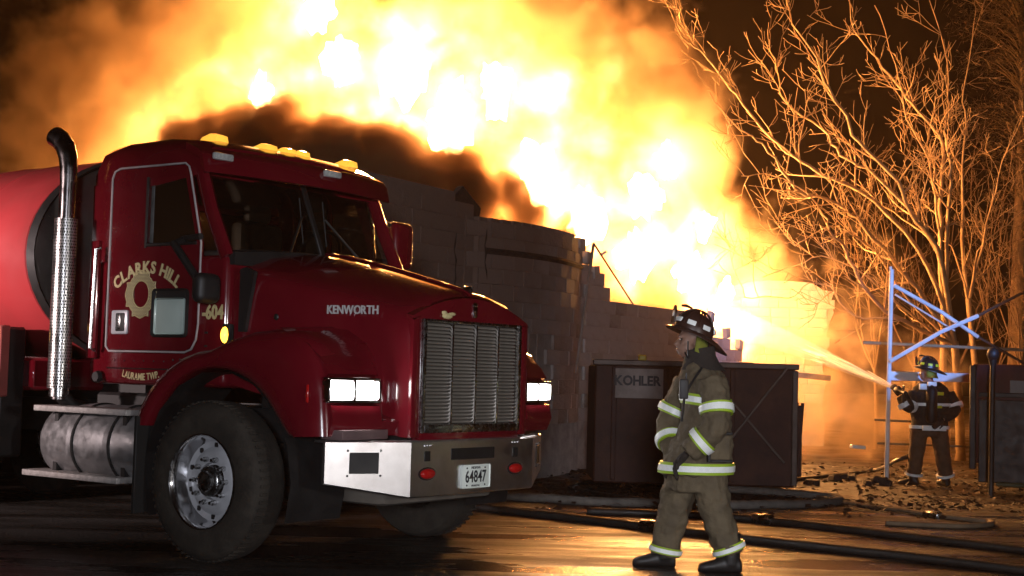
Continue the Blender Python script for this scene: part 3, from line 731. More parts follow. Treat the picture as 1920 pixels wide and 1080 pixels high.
# ---- sun visor and its lamps
mb = MB(); secs = []
for i in range(13):
    y = -1.0 + i / 6.0; q = (y / 1.0) ** 2
    xb = -.46 - .05 * q; xf = -.20 - .14 * q
    secs.append([(xb, y, 2.80), (xf-.04, y, 2.745), (xf, y, 2.70), (xf+.03, y, 2.585), (xf+.012, y, 2.58), (xf-.03, y, 2.685), (xb, y, 2.745)])
mb.loft(secs); P(mb, 'sun_visor', 'red')
for y in (-.86, .12):
    q = y * y; mb = MB(); mb.bbox(-.02, .025, -.085, .085, -.026, .026, .015, 2, Matrix.Translation((-.20-.14*q+.012, y, 2.70))); P(mb, 'visor_lamp', 'clear_lens')
for y, w_ in ((-.66, .065), (-.17, .065), (.04, .058), (.21, .046), (.78, .065)):
    mb = MB(); secs = []
    for x, hw_, h in ((.11, w_*.6, .02), (.095, w_*.95, .045), (.03, w_, .06), (-.07, w_*.8, .04), (-.12, w_*.4, .02)):
        secs.append([(x, -hw_, 0), (x, -hw_*.8, h), (x, 0, h*1.12), (x, hw_*.8, h), (x, hw_, 0)])
    mb.loft(secs, M=Matrix.Translation((-.62, y, 2.85))); P(mb, 'roof_marker_lamp', 'amber_lens')
# ---- cab interior
for y in (-.45, .5):
    seat = empty('seat'); seat.parent = TP
    P(MB().bbox(-1.32, -.85, y-.25, y+.25, 1.70, 1.84, .05, 2), 'seat_cushion', 'seat', True, seat)
    P(MB().bbox(-1.42, -1.28, y-.24, y+.24, 1.80, 2.42, .05, 2), 'seat_back', 'seat', True, seat)
    P(MB().bbox(-1.40, -1.31, y-.13, y+.13, 2.42, 2.56, .04, 2), 'headrest', 'seat', True, seat)
mb = MB(); mb.bbox(-.50, -.22, -.9, .9, 1.9, 2.06, .05, 2); P(mb, 'dashboard', 'interior')
mb = MB()
ring = [(.23 * math.cos(a * .2618), .23 * math.sin(a * .2618), 0) for a in range(25)]
Ms = Matrix.Translation((-.66, .48, 2.12)) @ Matrix.Rotation(R(-62), 4, 'Y')
mb.tube([Ms @ Vector(p) for p in ring], .016, 6, caps=False)
mb.tube([Ms @ Vector((0, -.22, 0)), Ms @ Vector((0, .22, 0))], .014, 6); mb.tube([Ms @ Vector((0, 0, 0)), (-.45, .48, 1.9)], .03, 8); P(mb, 'steering_wheel', 'interior')
# ---- hood: lofted, wide at the cowl and narrow at the grille
def hood_sec(x, hw, zs, zc, zb):
    q = []
    for yy, zz in ((hw, zb), (hw, zs-.16), (hw-.012, zs-.07), (hw-.05, zs-.01), (hw-.14, zs+.03), (hw*.66, zs+(zc-zs)*.55), (hw*.33, zs+(zc-zs)*.88)):
        q.append((x, -yy, zz))
    q.append((x, 0, zc))
    q += [(x, -p[1], p[2]) for p in reversed(q[:-1])]
    return q
HS = [(-.09, .90, 1.93, 2.09, 1.15), (.12, .875, 1.90, 2.065, 1.1), (.40, .82, 1.84, 2.005, 1.05), (.70, .755, 1.775, 1.935, 1.0), (.95, .70, 1.715, 1.87, .95), (1.12, .665, 1.675, 1.825, .87), (1.20, .645, 1.655, 1.80, .85), (1.235, .625, 1.635, 1.775, .85)]
mb = MB(); mb.loft([hood_sec(*h) for h in HS], closed=False, caps=False); hood = P(mb, 'hood', 'red', angle=180)
mb = MB(); mb.tube([(x, 0, zc + .004) for x, hw, zs, zc, zb in HS], [(.012, .03)] * len(HS), 8); P(mb, 'hood_ridge', 'red', True, hood)
mb = MB(); mb.bbox(-.035, .035, -.012, .012, 0, .055, .008, 2, Matrix.Translation((1.20, 0, 1.79))); P(mb, 'hood_ornament', 'chrome_dull', True, hood)
mb = MB(); mb.prism([(-.02, 1.50), (.04, 1.50), (.115, 1.90), (.03, 1.93), (-.02, 1.92)], -.915, -.885); P(mb, 'air_intake', 'black', False, hood)
tx = place(lettering('KENWORTH', .078, .006, .001, spacing=.7, sx=.86), Matrix.Translation((.845, -.742, 1.625)) @ Matrix.Rotation(math.atan(.225), 4, 'Z') @ FACE_NEAR)
P(tx, 'name_badge', mat('badge_metal', (.62, .6, .6), .35, metal=.3, vary=.1), False, hood)
for x, y, z in ((.28, -.862, 1.60),): P(MB().ball((x, y, z), (.022, .01, .022), 10), 'hood_latch', 'black', True, hood)
# ---- grille
gr_ = empty('grille'); gr_.parent = TP
def crown(y): return 1.635 + (1.775 - 1.635) * (1 - (abs(y) / .62) ** 2)
mb = MB()   # red surround, top follows the crown
secs = []
for i in range(13):
    y = -.625 + 1.25 * i / 12; zt = crown(y) - .002
    secs.append([(1.20, y, zt), (1.252, y, zt - .012), (1.262, y, zt - .04), (1.262, y, 1.60), (1.20, y, 1.60)])
mb.loft(secs)
for s in (-1, 1): mb.bbox(1.19, 1.262, min(s*.535, s*.625), max(s*.535, s*.625), .845, 1.605, .012, 2)
mb.bbox(1.19, 1.26, -.535, .535, .82, .885, .01, 2)
P(mb, 'grille_surround', 'red', True, gr_)
mb = MB()
for s in (-1, 1): mb.bbox(1.235, 1.275, min(s*.50, s*.535), max(s*.50, s*.535), .875, 1.605, .008, 2)
mb.bbox(1.235, 1.275, -.50, .50, .875, .93, .008, 2); mb.bbox(1.235, 1.272, -.50, .50, 1.585, 1.605, .006, 2)
P(mb, 'grille_frame', 'chrome_dull', True, gr_)
P(MB().box(1.17, 1.18, -.53, .53, .85, 1.60), 'radiator', mat('radiator_core', (.05, .045, .038), .7, vary=.3), False, gr_)
sm_ = MB().bbox(-.012, .012, -.5, .5, -.0075, .0075, .004, 1).mesh('slat'); M['slat'] = mat('grille_slat_metal', (.30, .27, .23), .45, metal=.55, vary=.2); sm_.materials.append(M['slat'])
for k in range(28):
    o = bpy.data.objects.new('slat', sm_); COL.objects.link(o); o.parent = gr_; o.location = (1.235, 0, .945 + k * .0232); o.rotation_euler = (0, R(28), 0)
for y in (-.23, .025, .27):
    P(MB().bbox(1.235, 1.272, y-.009, y+.009, .93, 1.585, .006, 2), 'bar', 'chrome', True, gr_)
mb = MB(); mb.bbox(1.255, 1.275, -.02, .02, 1.63, 1.73, .008, 2); mb.ball((1.265, 0, 1.715), (.015, .03, .02), 10); P(mb, 'grille_emblem', 'chrome', True, gr_)
mb = MB(); mb.ball((1.27, -.30, 1.63), (.012, .055, .02), 10); mb.ball((1.27, -.33, 1.65), (.012, .03, .015), 8); mb.ball((1.27, -.25, 1.645), (.012, .04, .012), 8); P(mb, 'gold_ornament', 'gold', True, gr_)
# ---- fenders
AC = (.07, .55); AR = .70
def fender(s):
    fe = empty('fender'); fe.parent = TP
    prof = []
    for k in range(8):
        a = R(158 - k * 9.5); rr = .83
        prof.append((AC[0] + rr * math.cos(a), AC[1] + rr * math.sin(a) * 1.0))
    prof = [p for p in prof if p[0] < .1]
    prof += [(.22, 1.445), (.40, 1.49), (.60, 1.505), (.80, 1.48), (.93, 1.40), (1.0, 1.30), (1.04, 1.15), (1.06, 1.0), (1.075, .86)]
    secs = []
    n_ = len(prof)
    for i, (x, z) in enumerate(prof):
        a = R(154 - (154 - 24) * i / (n_ - 1))
        a = max(a, R(-2)) if False else a
        ox, oz = AC[0] + AR * math.cos(a), AC[1] + AR * math.sin(a)
        if oz < .80: oz = max(oz, .80) if ox > 0 else oz
        if i >= n_ - 3: ox, oz = .745 + .03 * (i - (n_ - 3)), .845 - .0 * (i - n_ + 3)
        d = Vector((x - ox, z - oz)); 
        q = [(ox, s * .72, oz), (ox, s * 1.17, oz), (ox + d.x * .05, s * 1.2, oz + d.y * .05), (ox + d.x * .15, s * 1.222, oz + d.y * .15), (ox + d.x * .6, s * 1.225, oz + d.y * .6),
             (ox + d.x * .88, s * 1.205, oz + d.y * .88), (x, s * 1.15, z), (x - d.x * .0, s * 1.05, z + .018), (x, s * .62, z + .05)]
        secs.append(q)
    mb = MB(); mb.loft(secs, closed=False, caps=False); P(mb, 'fender_shell', 'red', True, fe, angle=60)
    # wheel well liner
    mb = MB(); secs = []
    for k in range(12):
        a = R(205 - k * 20.5); secs.append([(AC[0] + .69 * math.cos(a), s * 1.16, AC[1] + .69 * math.sin(a)), (AC[0] + .69 * math.cos(a), s * .66, AC[1] + .69 * math.sin(a))])
    secs.append(None); secs = secs[:-1]
    mb.loft(secs, closed=False, caps=False); P(mb, 'wheel_well', 'black', True, fe)
    # front apron between fender and grille, below and above the headlights
    mb = MB()
    ys_ = [.60, .68, .775, .785, .90, 1.0, 1.10, 1.17]
    secs = []
    for y in ys_:
        t = (y - .60) / .57; xf = 1.16 - .085 * t; dr = .30 if y < .78 else 0.0
        secs.append([(xf - .45, s*y, 1.55 - .03*t), (xf - .20, s*y, 1.44 - .02*t), (xf - .07 - dr, s*y, 1.33 - .02*t), (xf - .02 - dr, s*y, 1.24), (xf - .06 - dr, s*y, 1.215), (xf - .06 - dr, s*y, 1.065), (xf + .01 - dr * .8, s*y, 1.045), (xf + .03, s*y, .95), (xf - .01, s*y, .86)])
    mb.loft(secs, closed=False, caps=False); P(mb, 'front_apron', 'red', True, fe, angle=50)
    return fe
fender(-1); fender(1)
for s in (-1, 1):
    hl = empty('headlight'); hl.parent = TP
    Mh = Matrix.Translation((1.085, s*.985, 1.14)) @ Matrix.Rotation(s * R(9), 4, 'Z')
    mb = MB()
    for z0, z1 in ((-.078, -.058), (.058, .078)): mb.bbox(-.04, .03, -.205, .205, z0, z1, .006, 2, Mh)
    for y0, y1 in ((-.205, -.188), (.188, .205), (-.012, .012)): mb.bbox(-.04, .034, y0, y1, -.06, .06, .004, 1, Mh)
    P(mb, 'bezel', 'chrome', True, hl)
    for c in (-.097, .097):
        P(MB().bbox(-.02, .042, c-.080, c+.080, -.05, .05, .012, 2, Mh), 'lamp', 'headlamp', True, hl)
mb = MB(); mb.bbox(.93, .95, -1.232, -1.222, 1.06, 1.17, .004, 1); P(mb, 'side_reflector', 'red_lens')
# ---- bumper: flat centre, ends swept back, bottom rising to the ends
bump = empty('bumper'); bump.parent = TP
def bz0(y): return .475 + (0 if abs(y) < .66 else (abs(y) - .66) / .49 * .09)
def bxf(y): return 1.30 if abs(y) <= .66 else 1.30 - (abs(y) - .66) / .49 * .27
yl = [-1.15, -.66, .66, 1.15]; secs = []
for y in yl:
    x = bxf(y); secs.append([(x - .012, y, bz0(y)), (x, y, bz0(y) + .008), (x, y, .822), (x - .012, y, .832), (x - .09, y, .832), (x - .09, y, .822), (x - .02, y, .818), (x - .02, y, bz0(y) + .01)])
mb = MB(); mb.loft(secs); P(mb, 'bumper_bar', 'steel_bumper', True, bump, angle=25)
def on_end(u, v, s=-1, off=0.0):   # point on the swept end: u 0..1 outward, v height
    y = s * (.66 + .49 * u); nrm = Vector((.49, s * .27, 0)).normalized()
    return Vector((bxf(y), y, v)) + nrm * off
for s in (-1, 1):
    a, b = on_end(.38, .63, s, .003), on_end(.72, .76, s, .003)
    ex = (b - a); ex.z = 0; ang = math.atan2(ex.y, ex.x); L_ = ex.length
    Mx = Matrix.Translation(a) @ Matrix.Rotation(ang, 4, 'Z')
    P(MB().bbox(0, L_, -.004, .004, 0, .13, .003, 1, Mx), 'lamp_cutout', 'black', True, bump)
    for dx, dz in ((-.012, -.012), (L_ + .012, -.012), (-.012, .142), (L_ + .012, .142)):
        P(MB().ball(Mx @ Vector((dx, 0, dz)), .008, 8), 'bolt', 'chrome_dull', True, bump)
P(MB().bbox(1.298, 1.304, -.26, .21, .70, .775, .003, 1), 'air_slot', 'black', True, bump)
for y in (-.50, .45):
    P(MB().bbox(1.297, 1.304, y-.03, y+.03, .70, .765, .003, 1), 'tow_slot', 'black', True, bump)
    mb = MB(); mb.ball((1.31, y, .622), (.025, .075, .034), 16); P(mb, 'marker_lamp', 'red_lens', True, bump)
    mb = MB(); mb.lathe([(.001, .0), (.04, .0), (.042, .006), (.001, .006)], 16, 'x', Matrix.Translation((1.297, y, .622)) @ Matrix.Diagonal((1, 2.1, 1, 1))); P(mb, 'lamp_gasket', 'black_rubber', True, bump)
    for k in range(3): P(MB().ball((1.302, y - .03 + k*.03, .80), .007, 6), 'bolt', 'chrome_dull', True, bump)
mb = MB(); mb.bbox(.98, 1.16, -1.14, -.72, .838, .90, .008, 2); P(mb, 'bumper_bracket', mat('grey_red_plate', (.20, .13, .13), .45, metal=.4, vary=.25), True, bump)
plate = empty('licence_plate'); plate.parent = TP
P(MB().bbox(1.306, 1.312, -.155, .15, .51, .665, .012, 2), 'plate', 'plate_white', True, plate)
P(place(lettering('64847', .108, .001, .002, spacing=.8, sx=.80), Matrix.Translation((1.313, -.003, .55)) @ FACE_FRONT), 'plate_number', 'ink', False, plate)
for s_, z, h in (('INDIANA', .636, .024), ('MUNICIPAL', .52, .018)):
    P(place(lettering(s_, h, .001, .0), Matrix.Translation((1.313, -.003, z)) @ FACE_FRONT), 'plate_caption', 'ink', False, plate)
for y, z in ((-.10, .642), (.095, .642), (-.10, .53), (.095, .53)): P(MB().ball((1.313, y, z), .006, 8), 'bolt', 'black', True, plate)
# ---- wheels
def wheel(y, s, x=0.0):
    wh = empty('wheel'); wh.parent = TP; wh.location = (x, y, .52)
    o = s   # outward direction
    prof = [(.30, o*.13), (.33, o*.145), (.40, o*.15), (.46, o*.142), (.495, o*.12), (.512, o*.09), (.52, o*.03), (.52, -o*.05), (.512, -o*.09), (.49, -o*.12), (.40, -o*.14), (.30, -o*.13)]
    mb = MB(); mb.lathe(prof, 64, 'y', closed=True)
    for k in range(64):   # shoulder lugs
        a = k * math.pi / 32
        mb.bbox(-.010, .010, o*.02 if o > 0 else -.112, .112 if o > 0 else -.02, .510, .5225, .002, 1, Matrix.Rotation(a, 4, 'Y'))
    P(mb, 'tyre', 'rubber', True, wh)
    mb = MB(); mb.lathe([(.302, o*.135), (.31, o*.148), (.302, o*.152), (.292, o*.14), (.285, o*.10), (.268, o*.055), (.258, o*.035)], 56, 'y')
    rim = P(mb, 'rim', mat('polished_wheel', (.8, .8, .82), .12, metal=1.0, rvary=.06, vary=.1), True, wh)
    mb = MB(); mb.lathe([(.258, o*.035), (.25, o*.03), (.222, o*.025), (.20, o*.048), (.16, o*.056), (.12, o*.056), (.118, o*.02), (.001, o*.02)], 56, 'y'); P(mb, 'wheel_disc', mat('wheel_disc_alloy', (.62, .62, .65), .42, metal=.35, rvary=.08, vary=.2), True, rim)
    for k in range(10):
        a = k * math.pi / 5; c, d = .235 * math.cos(a + .3), .235 * math.sin(a + .3)
        P(MB().bbox(c-.018, c+.018, o*.026-.006, o*.026+.006, d-.018, d+.018, .008, 2), 'hand_hole', 'black', True, rim) if k % 1 == 0 else None
    nm = MB().lathe([(.017, 0), (.017, o*.03), (.011, o*.034), (.011, o*.055), (.001, o*.056)], 8, 'y').mesh('lug_nut'); nm.materials.append(M['chrome_dull'])
    for k in range(10):
        a = k * math.pi / 5; q = bpy.data.objects.new('lug_nut', nm); COL.objects.link(q); q.parent = rim; q.location = (.145 * math.cos(a), o*.055, .145 * math.sin(a))
    mb = MB(); mb.lathe([(.105, o*.03), (.10, o*.085), (.092, o*.095), (.07, o*.10), (.065, o*.125), (.04, o*.135), (.001, o*.137)], 28, 'y'); P(mb, 'hub', 'chrome_dull', True, rim)
wheel(-1.06, -1); wheel(1.06, 1)
for xr_ in (-4.6, -5.95): wheel(-1.0, -1, xr_); wheel(1.0, 1, xr_)
# ---- mud flap, fuel tank, steps
P(MB().bbox(-.63, -.60, -1.25, -.72, .27, .92, .005, 1), 'mud_flap', 'black_rubber')
ft = empty('fuel_tank'); ft.parent = TP
FT = Matrix.Translation((0, -.92, .70))
mb = MB(); mb.lathe([(.001, -1.775), (.18, -1.77), (.255, -1.745), (.272, -1.70), (.272, -.70), (.255, -.665), (.001, -.65)], 40, 'x', FT); P(mb, 'tank_shell', 'alu', True, ft)
for x in (-1.385, -.985):
    mb = MB(); mb.lathe([(.272, x-.035), (.281, x-.033), (.281, x+.015), (.272, x+.018)], 40, 'x', FT); P(mb, 'tank_strap', 'alu', True, ft)
    mb = MB(); mb.lathe([(.272, x+.018), (.284, x+.020), (.284, x+.036), (.272, x+.038)], 40, 'x', FT); P(mb, 'strap_rubber', 'black_rubber', True, ft)
for x0, x1, z, y in ((-1.75, -.73, .915, -1.24), (-1.84, -.79, .452, -1.25)):
    P(MB().bbox(x0, x1, y, y+.20, z, z+.042, .006, 2), 'step', mat('worn_step_alloy', (.50, .47, .45), .5, metal=.45, vary=.3, vscale=25, bump=.3, bscale=120, dirt=(.25, .2, .17), damt=.5), True)
for x in (-1.6, -.85): P(MB().box(x-.02, x+.02, -1.15, -1.1, .47, .93), 'step_hanger', 'black', False)
P(MB().bbox(-1.80, -.66, -.66, -.45, .42, 1.05, .02, 1), 'battery_box', 'black')
# ---- exhaust stack with perforated guard
ex = empty('exhaust_stack'); ex.parent = TP
EX, EY = -1.615, -1.13
path = [(EX, EY, 1.0), (EX, EY, 2.55), (EX, EY, 2.66), (EX-.012, EY, 2.75), (EX-.05, EY, 2.83), (EX-.11, EY, 2.885), (EX-.17, EY, 2.915)]
P(MB().tube(path, [.058, .058, .062, .068, .072, .074, .076], 20, caps=False), 'pipe', mat('sooty_chrome', (.22, .20, .20), .25, metal=1, vary=.3, rvary=.12), True, ex, angle=180)
P(MB().tube([Vector(p) for p in path[-3:]], [.05, .06, .068], 20), 'pipe_mouth', 'black', True, ex)
gm = mat('perforated_guard', (.46, .44, .43), .3, metal=.9, rvary=.1)
nn_ = gm.node_tree.nodes; ll_ = gm.node_tree.links; b_ = nn_['Principled BSDF']
tc_ = nn_.new('ShaderNodeTexCoord'); sp_ = nn_.new('ShaderNodeSeparateXYZ'); ll_.new(tc_.outputs['UV'], sp_.inputs[0])
def mth(op, a, b=None, c=None):
    q = nn_.new('ShaderNodeMath'); q.operation = op
    for i, v in enumerate((a, b, c)):
        if v is None: continue
        if isinstance(v, (int, float)): q.inputs[i].default_value = v
        else: ll_.new(v, q.inputs[i])
    return q.outputs[0]
u_, v_ = mth('MULTIPLY', sp_.outputs[0], 20.0), mth('MULTIPLY', sp_.outputs[1], 56.0)
row = mth('MULTIPLY', mth('MODULO', mth('FLOOR', v_), 2.0), .5)
du = mth('SUBTRACT', mth('FRACT', mth('ADD', u_, row)), .5); dv = mth('SUBTRACT', mth('FRACT', v_), .5)
dd = mth('ADD', mth('MULTIPLY', du, du), mth('MULTIPLY', dv, dv))
hole = mth('LESS_THAN', dd, .085)
mxh = nn_.new('ShaderNodeMix'); mxh.data_type = 'RGBA'; ll_.new(hole, mxh.inputs[0]); mxh.inputs[6].default_value = (.46, .44, .43, 1); mxh.inputs[7].default_value = (.006, .006, .006, 1)
ll_.new(mxh.outputs[2], b_.inputs['Base Color'])
ll_.new(mth('MULTIPLY_ADD', hole, .6, .3), b_.inputs['Roughness']) if not b_.inputs['Roughness'].is_linked else None
def guard(z0, z1, r, a0, a1, nseg=28):
    me = bpy.data.meshes.new('guard'); vs = []; fs = []; uv = []
    for i in range(nseg + 1):
        a = R(a0 + (a1 - a0) * i / nseg)
        for z in (z0, z1): vs.append((EX + r * math.cos(a), EY + r * math.sin(a), z))
    for i in range(nseg): fs.append((2*i, 2*i+2, 2*i+3, 2*i+1))
    me.from_pydata(vs, [], fs); ul = me.uv_layers.new(name='UVMap')
    for p in me.polygons:
        for li in p.loop_indices:
            vi = me.loops[li].vertex_index; ul.data[li].uv = ((vi // 2) / nseg, vi % 2)
    return obj('heat_guard', me, gm, ex, True, angle=180)
guard(1.08, 2.30, .084, 150, 390)
P(MB().tube([(EX, EY, 1.02), (EX, EY, 1.08)], .07, 16), 'guard_clamp', 'chrome_dull', True, ex)
P(MB().tube([(EX, EY, 1.05), (EX+.02, EY+.1, .95), (EX+.1, EY+.4, .9)], .055, 12), 'elbow_pipe', 'black', True, ex)
# ---- grab rail, mirrors, lamps on the side
P(MB().tube([(-1.355, -1.02, 2.09), (-1.365, -1.05, 2.085), (-1.39, -1.05, 1.37), (-1.385, -1.01, 1.36)], .014, 10), 'grab_rail', 'chrome_dull')
P(MB().bbox(-1.50, -1.40, -1.0, -.97, 1.30, 2.15, .01, 2), 'rear_trim', 'red')
P(MB().ball((-.068, -.985, 1.475), (.03, .03, .055), 12), 'turn_lamp', 'amber_lit')
P(MB().bbox(-.10, -.03, -.985, -.94, 1.40, 1.55, .01, 2), 'turn_lamp_base', 'black')
mr = empty('mirror'); mr.parent = TP
P(MB().tube([(-.50, -.99, 2.12), (-.48, -1.10, 2.09), (-.22, -1.10, 1.83)], .028, 8), 'mirror_arm', 'black', True, mr)
P(MB().bbox(-.055, .055, -.10, .10, -.10, .10, .05, 4, Matrix.Translation((-.14, -1.10, 1.78))), 'mirror_head', 'black', True, mr)
P(MB().tube([(-.52, -.99, 2.13), (-.30, -1.02, 2.14)], .022, 8), 'mirror_bracket', 'black', True, mr)
mr = empty('mirror'); mr.parent = TP
mb = MB(); mb.bbox(-.06, .06, -.10, .16, -.20, .18, .055, 4, Matrix.Translation((-.43, 1.28, 2.28))); P(mb, 'mirror_head', 'red', True, mr)
P(MB().tube([(-.48, .98, 2.60), (-.46, 1.02, 2.12)], .010, 6), 'mirror_rod', 'chrome_dull', True, mr)
P(MB().tube([(-.45, 1.0, 2.14), (-.43, 1.22, 2.14)], .012, 6).tube([(-.48, 1.0, 2.5), (-.43, 1.22, 2.42)], .012, 6), 'mirror_arm', 'black', True, mr)
# ---- water tank behind the cab
wt = empty('water_tank'); wt.parent = TP
def ell(x, ry, rz, n=56): return [(x, ry * math.cos(2*math.pi*k/n), 2.07 + rz * math.sin(2*math.pi*k/n)) for k in range(n)]
mb = MB(); mb.loft([ell(-1.97, 1.17, .80), ell(-2.0, 1.20, .83), ell(-7.5, 1.20, .83)], caps=False); P(mb, 'tank_shell', 'tank_red', True, wt)
mb = MB(); mb.loft([ell(-1.90, 1.18, .81), ell(-1.885, 1.20, .83), ell(-1.965, 1.21, .84), ell(-1.97, 1.185, .815)], caps=False); P(mb, 'tank_rim', 'black', True, wt)
mb = MB(); mb.loft([ell(-1.93, 1.19, .82), ell(-1.90, 1.0, .68), ell(-1.86, .7, .48), ell(-1.84, .3, .2), ell(-1.835, .02, .02)], caps=True); P(mb, 'tank_head', mat('tank_head_metal', (.30, .29, .27), .35, metal=.8, vary=.3, vscale=3, rvary=.1), True, wt)
for x in (-2.75, -3.2): mb = MB(); mb.loft([ell(x-.02, 1.20, .83), ell(x-.012, 1.206, .836), ell(x+.012, 1.206, .836), ell(x+.02, 1.20, .83)], caps=False); P(mb, 'tank_seam', 'tank_red', True, wt)
P(MB().bbox(-7.4, -2.1, -1.02, 1.02, 1.05, 1.30, .03, 1), 'tank_cradle', 'red', True, wt)
P(MB().bbox(-3.4, -2.20, -1.22, -1.0, .55, 1.52, .02, 1), 'compartment', 'black', True)
P(MB().bbox(-2.26, -2.19, -1.235, -1.15, 1.0, 1.53, .01, 1), 'compartment_trim', mat('faded_red_trim', (.34, .08, .07), .5, vary=.2))
P(MB().ball((-2.235, -1.245, 1.465), (.03, .02, .04), 10), 'marker_lamp', 'amber_lit')
# ================================================================== PEOPLE
M['skin'] = mat('skin', (.24, .13, .09), .55, vary=.15, vscale=20, bump=.1)
M['coat_tan'] = mat('tan_turnout_cloth', (.12, .09, .052), .85, vary=.28, vscale=7, bump=.9, bscale=16, dirt=(.06, .045, .03), dscale=5, damt=.6)
M['coat_dark'] = mat('black_turnout_cloth', (.02, .017, .014), .85, vary=.3, vscale=9, bump=.8, bscale=18)
M['trousers_brown'] = mat('brown_turnout_cloth', (.10, .055, .03), .85, vary=.3, vscale=9, bump=.8, bscale=18)
M['boot'] = mat('boot_rubber', (.014, .012, .011), .5, vary=.3)
M['helmet_brown'] = mat('leather_helmet', (.05, .022, .015), .35, coat=.5, vary=.3)
M['helmet_black'] = mat('black_helmet', (.012, .012, .012), .35, coat=.5, vary=.3)
M['yellow'] = mat('yellow_sticker', (.6, .62, .03), .4, vary=.15, emit=None)
M['glove'] = mat('dark_glove', (.025, .018, .014), .8, vary=.3, bump=.5, bscale=40)
M['eye'] = mat('eye', (.05, .04, .035), .1, vary=.2)
def fused(parts, name, m, parent, voxel=.014, smooth_it=4, wrinkle=0.0, wscale=.12):
    mb = MB()
    for p in parts: mb.add(p.v, p.f)
    o = mb.build(name, m, parent, True, angle=180)
    r = o.modifiers.new('fuse', 'REMESH'); r.mode = 'VOXEL'; r.voxel_size = voxel; r.use_smooth_shade = True
    if wrinkle:
        t = bpy.data.textures.new(name + '_folds', 'CLOUDS'); t.noise_scale = wscale; t.noise_depth = 2
        d = o.modifiers.new('folds', 'DISPLACE'); d.texture = t; d.strength = wrinkle; d.mid_level = .5; d.texture_coords = 'LOCAL'
    s = o.modifiers.new('soft', 'SMOOTH'); s.iterations = smooth_it; s.factor = .5
    return o
def ellipse(cx, cy, z, rx, ry, n=24, tilt=0.0): return [(cx + rx * math.cos(2*math.pi*k/n), cy + ry * math.sin(2*math.pi*k/n), z + tilt * rx * math.cos(2*math.pi*k/n)) for k in range(n)]
def lerp(a, b, t): return a + (b - a) * t
def smooth_path(pts, k=4):
    out = []; n = len(pts)
    for i in range(n - 1):
        p0, p1, p2, p3 = pts[max(i-1, 0)], pts[i], pts[i+1], pts[min(i+2, n-1)]
        for j in range(k):
            t = j / k
            out.append(.5 * ((2*p1) + (-p0+p2)*t + (2*p0-5*p1+4*p2-p3)*t*t + (-p0+3*p1-3*p2+p3)*t**3))
    out.append(pts[-1].copy()); return out
def limb(pts, rads, n=14, k=4):
    path = smooth_path(pts, k); rr = []
    for i in range(len(pts) - 1):
        for j in range(k): rr.append(lerp(rads[i], rads[i+1], j / k))
    rr.append(rads[-1]); return MB().tube(path, rr, n)
def hand(wrist, fwd, side, up, s=1.0, curl=.9):
    """gloved hand: palm, four unequal curled fingers, thumb from the side of the palm"""
    parts = []
    palm_end = wrist + fwd * .09 * s
    parts.append(MB().tube([wrist - fwd*.01, wrist + fwd*.03*s, palm_end], [(.022*s, .034*s), (.026*s, .046*s), (.022*s, .046*s)], 10, up=up))
    for i, ln in enumerate((.072, .08, .075, .06)):
        b = palm_end + side * (.034 - .0225 * i) * s
        p = [b - fwd*.01]; d = fwd.copy()
        for k in range(3):
            d = (d * math.cos(curl*.55) - up * math.sin(curl*.55)).normalized(); p.append(p[-1] + d * ln * s / 2.4)
        parts.append(MB().tube(p, [.0115*s, .011*s, .010*s, .008*s], 8))
    t0 = wrist + fwd*.03*s + side*.035*s
    parts.append(MB().tube([t0, t0 + (side*.6 + fwd*.6 - up*.2)*.04*s, t0 + (side*.5 + fwd*1.1 - up*.6)*.06*s], [.014*s, .012*s, .009*s], 8))
    return parts
def band(mbw, mbl, pts, rads, t, w, wl, extra=.010):
    """reflective band round a limb of two segments; t counts segments"""
    i = min(int(t), len(pts) - 2); f = t - i; L_ = (pts[i+1] - pts[i]).length
    path = smooth_path(pts, 12); N = len(path) - 1
    def pos(tt):
        q = max(0, min(N - 1e-4, tt * 12)); a = int(q); return lerp(path[a], path[a+1], q - a)
    def rad(tt):
        a = min(int(tt), len(rads) - 2); return lerp(rads[a], rads[a+1], tt - a)
    for mb_, ww, ex_ in ((mbl, wl, extra * .6), (mbw, w, extra)):
        d = ww / L_ / 2; pp = [pos(t - d), pos(t), pos(t + d)]
        mb_.tube(pp, [rad(t-d) + ex_, rad(t) + ex_, rad(t+d) + ex_], 20, caps=True)
def head_parts(c, s, face):
    """c head centre, face unit vector the nose points along"""
    up = Vector((0, 0, 1)); side = face.cross(up).normalized()
    up = side.cross(face).normalized()
    Mx = Matrix(((face.x, side.x, up.x, c.x), (face.y, side.y, up.y, c.y), (face.z, side.z, up.z, c.z), (0, 0, 0, 1)))
    ps = [MB().ball((-.012, 0, .03), (.098*s, .078*s, .10*s), 16, Mx), MB().ball((.028, 0, -.045), (.062*s, .056*s, .075*s), 14, Mx), MB().ball((.052, 0, -.088), (.03*s, .03*s, .026*s), 10, Mx),
          MB().tube([Mx @ Vector((.082*s, 0, .005)), Mx @ Vector((.098*s, 0, -.022)), Mx @ Vector((.112*s, 0, -.04)), Mx @ Vector((.085*s, 0, -.05))], [.010, .012, .015, .008], 8),
          MB().ball((.083, 0, -.072), (.014, .026, .008), 8, Mx), MB().ball((.083, 0, .022), (.016, .05, .010), 8, Mx)]
    for sd in (-1, 1): ps.append(MB().ball((-.012, sd*.08*s, -.012), (.022, .012, .034), 8, Mx)); ps.append(MB().ball((.055, sd*.04, -.02), (.03, .022, .025), 8, Mx))
    return ps, Mx
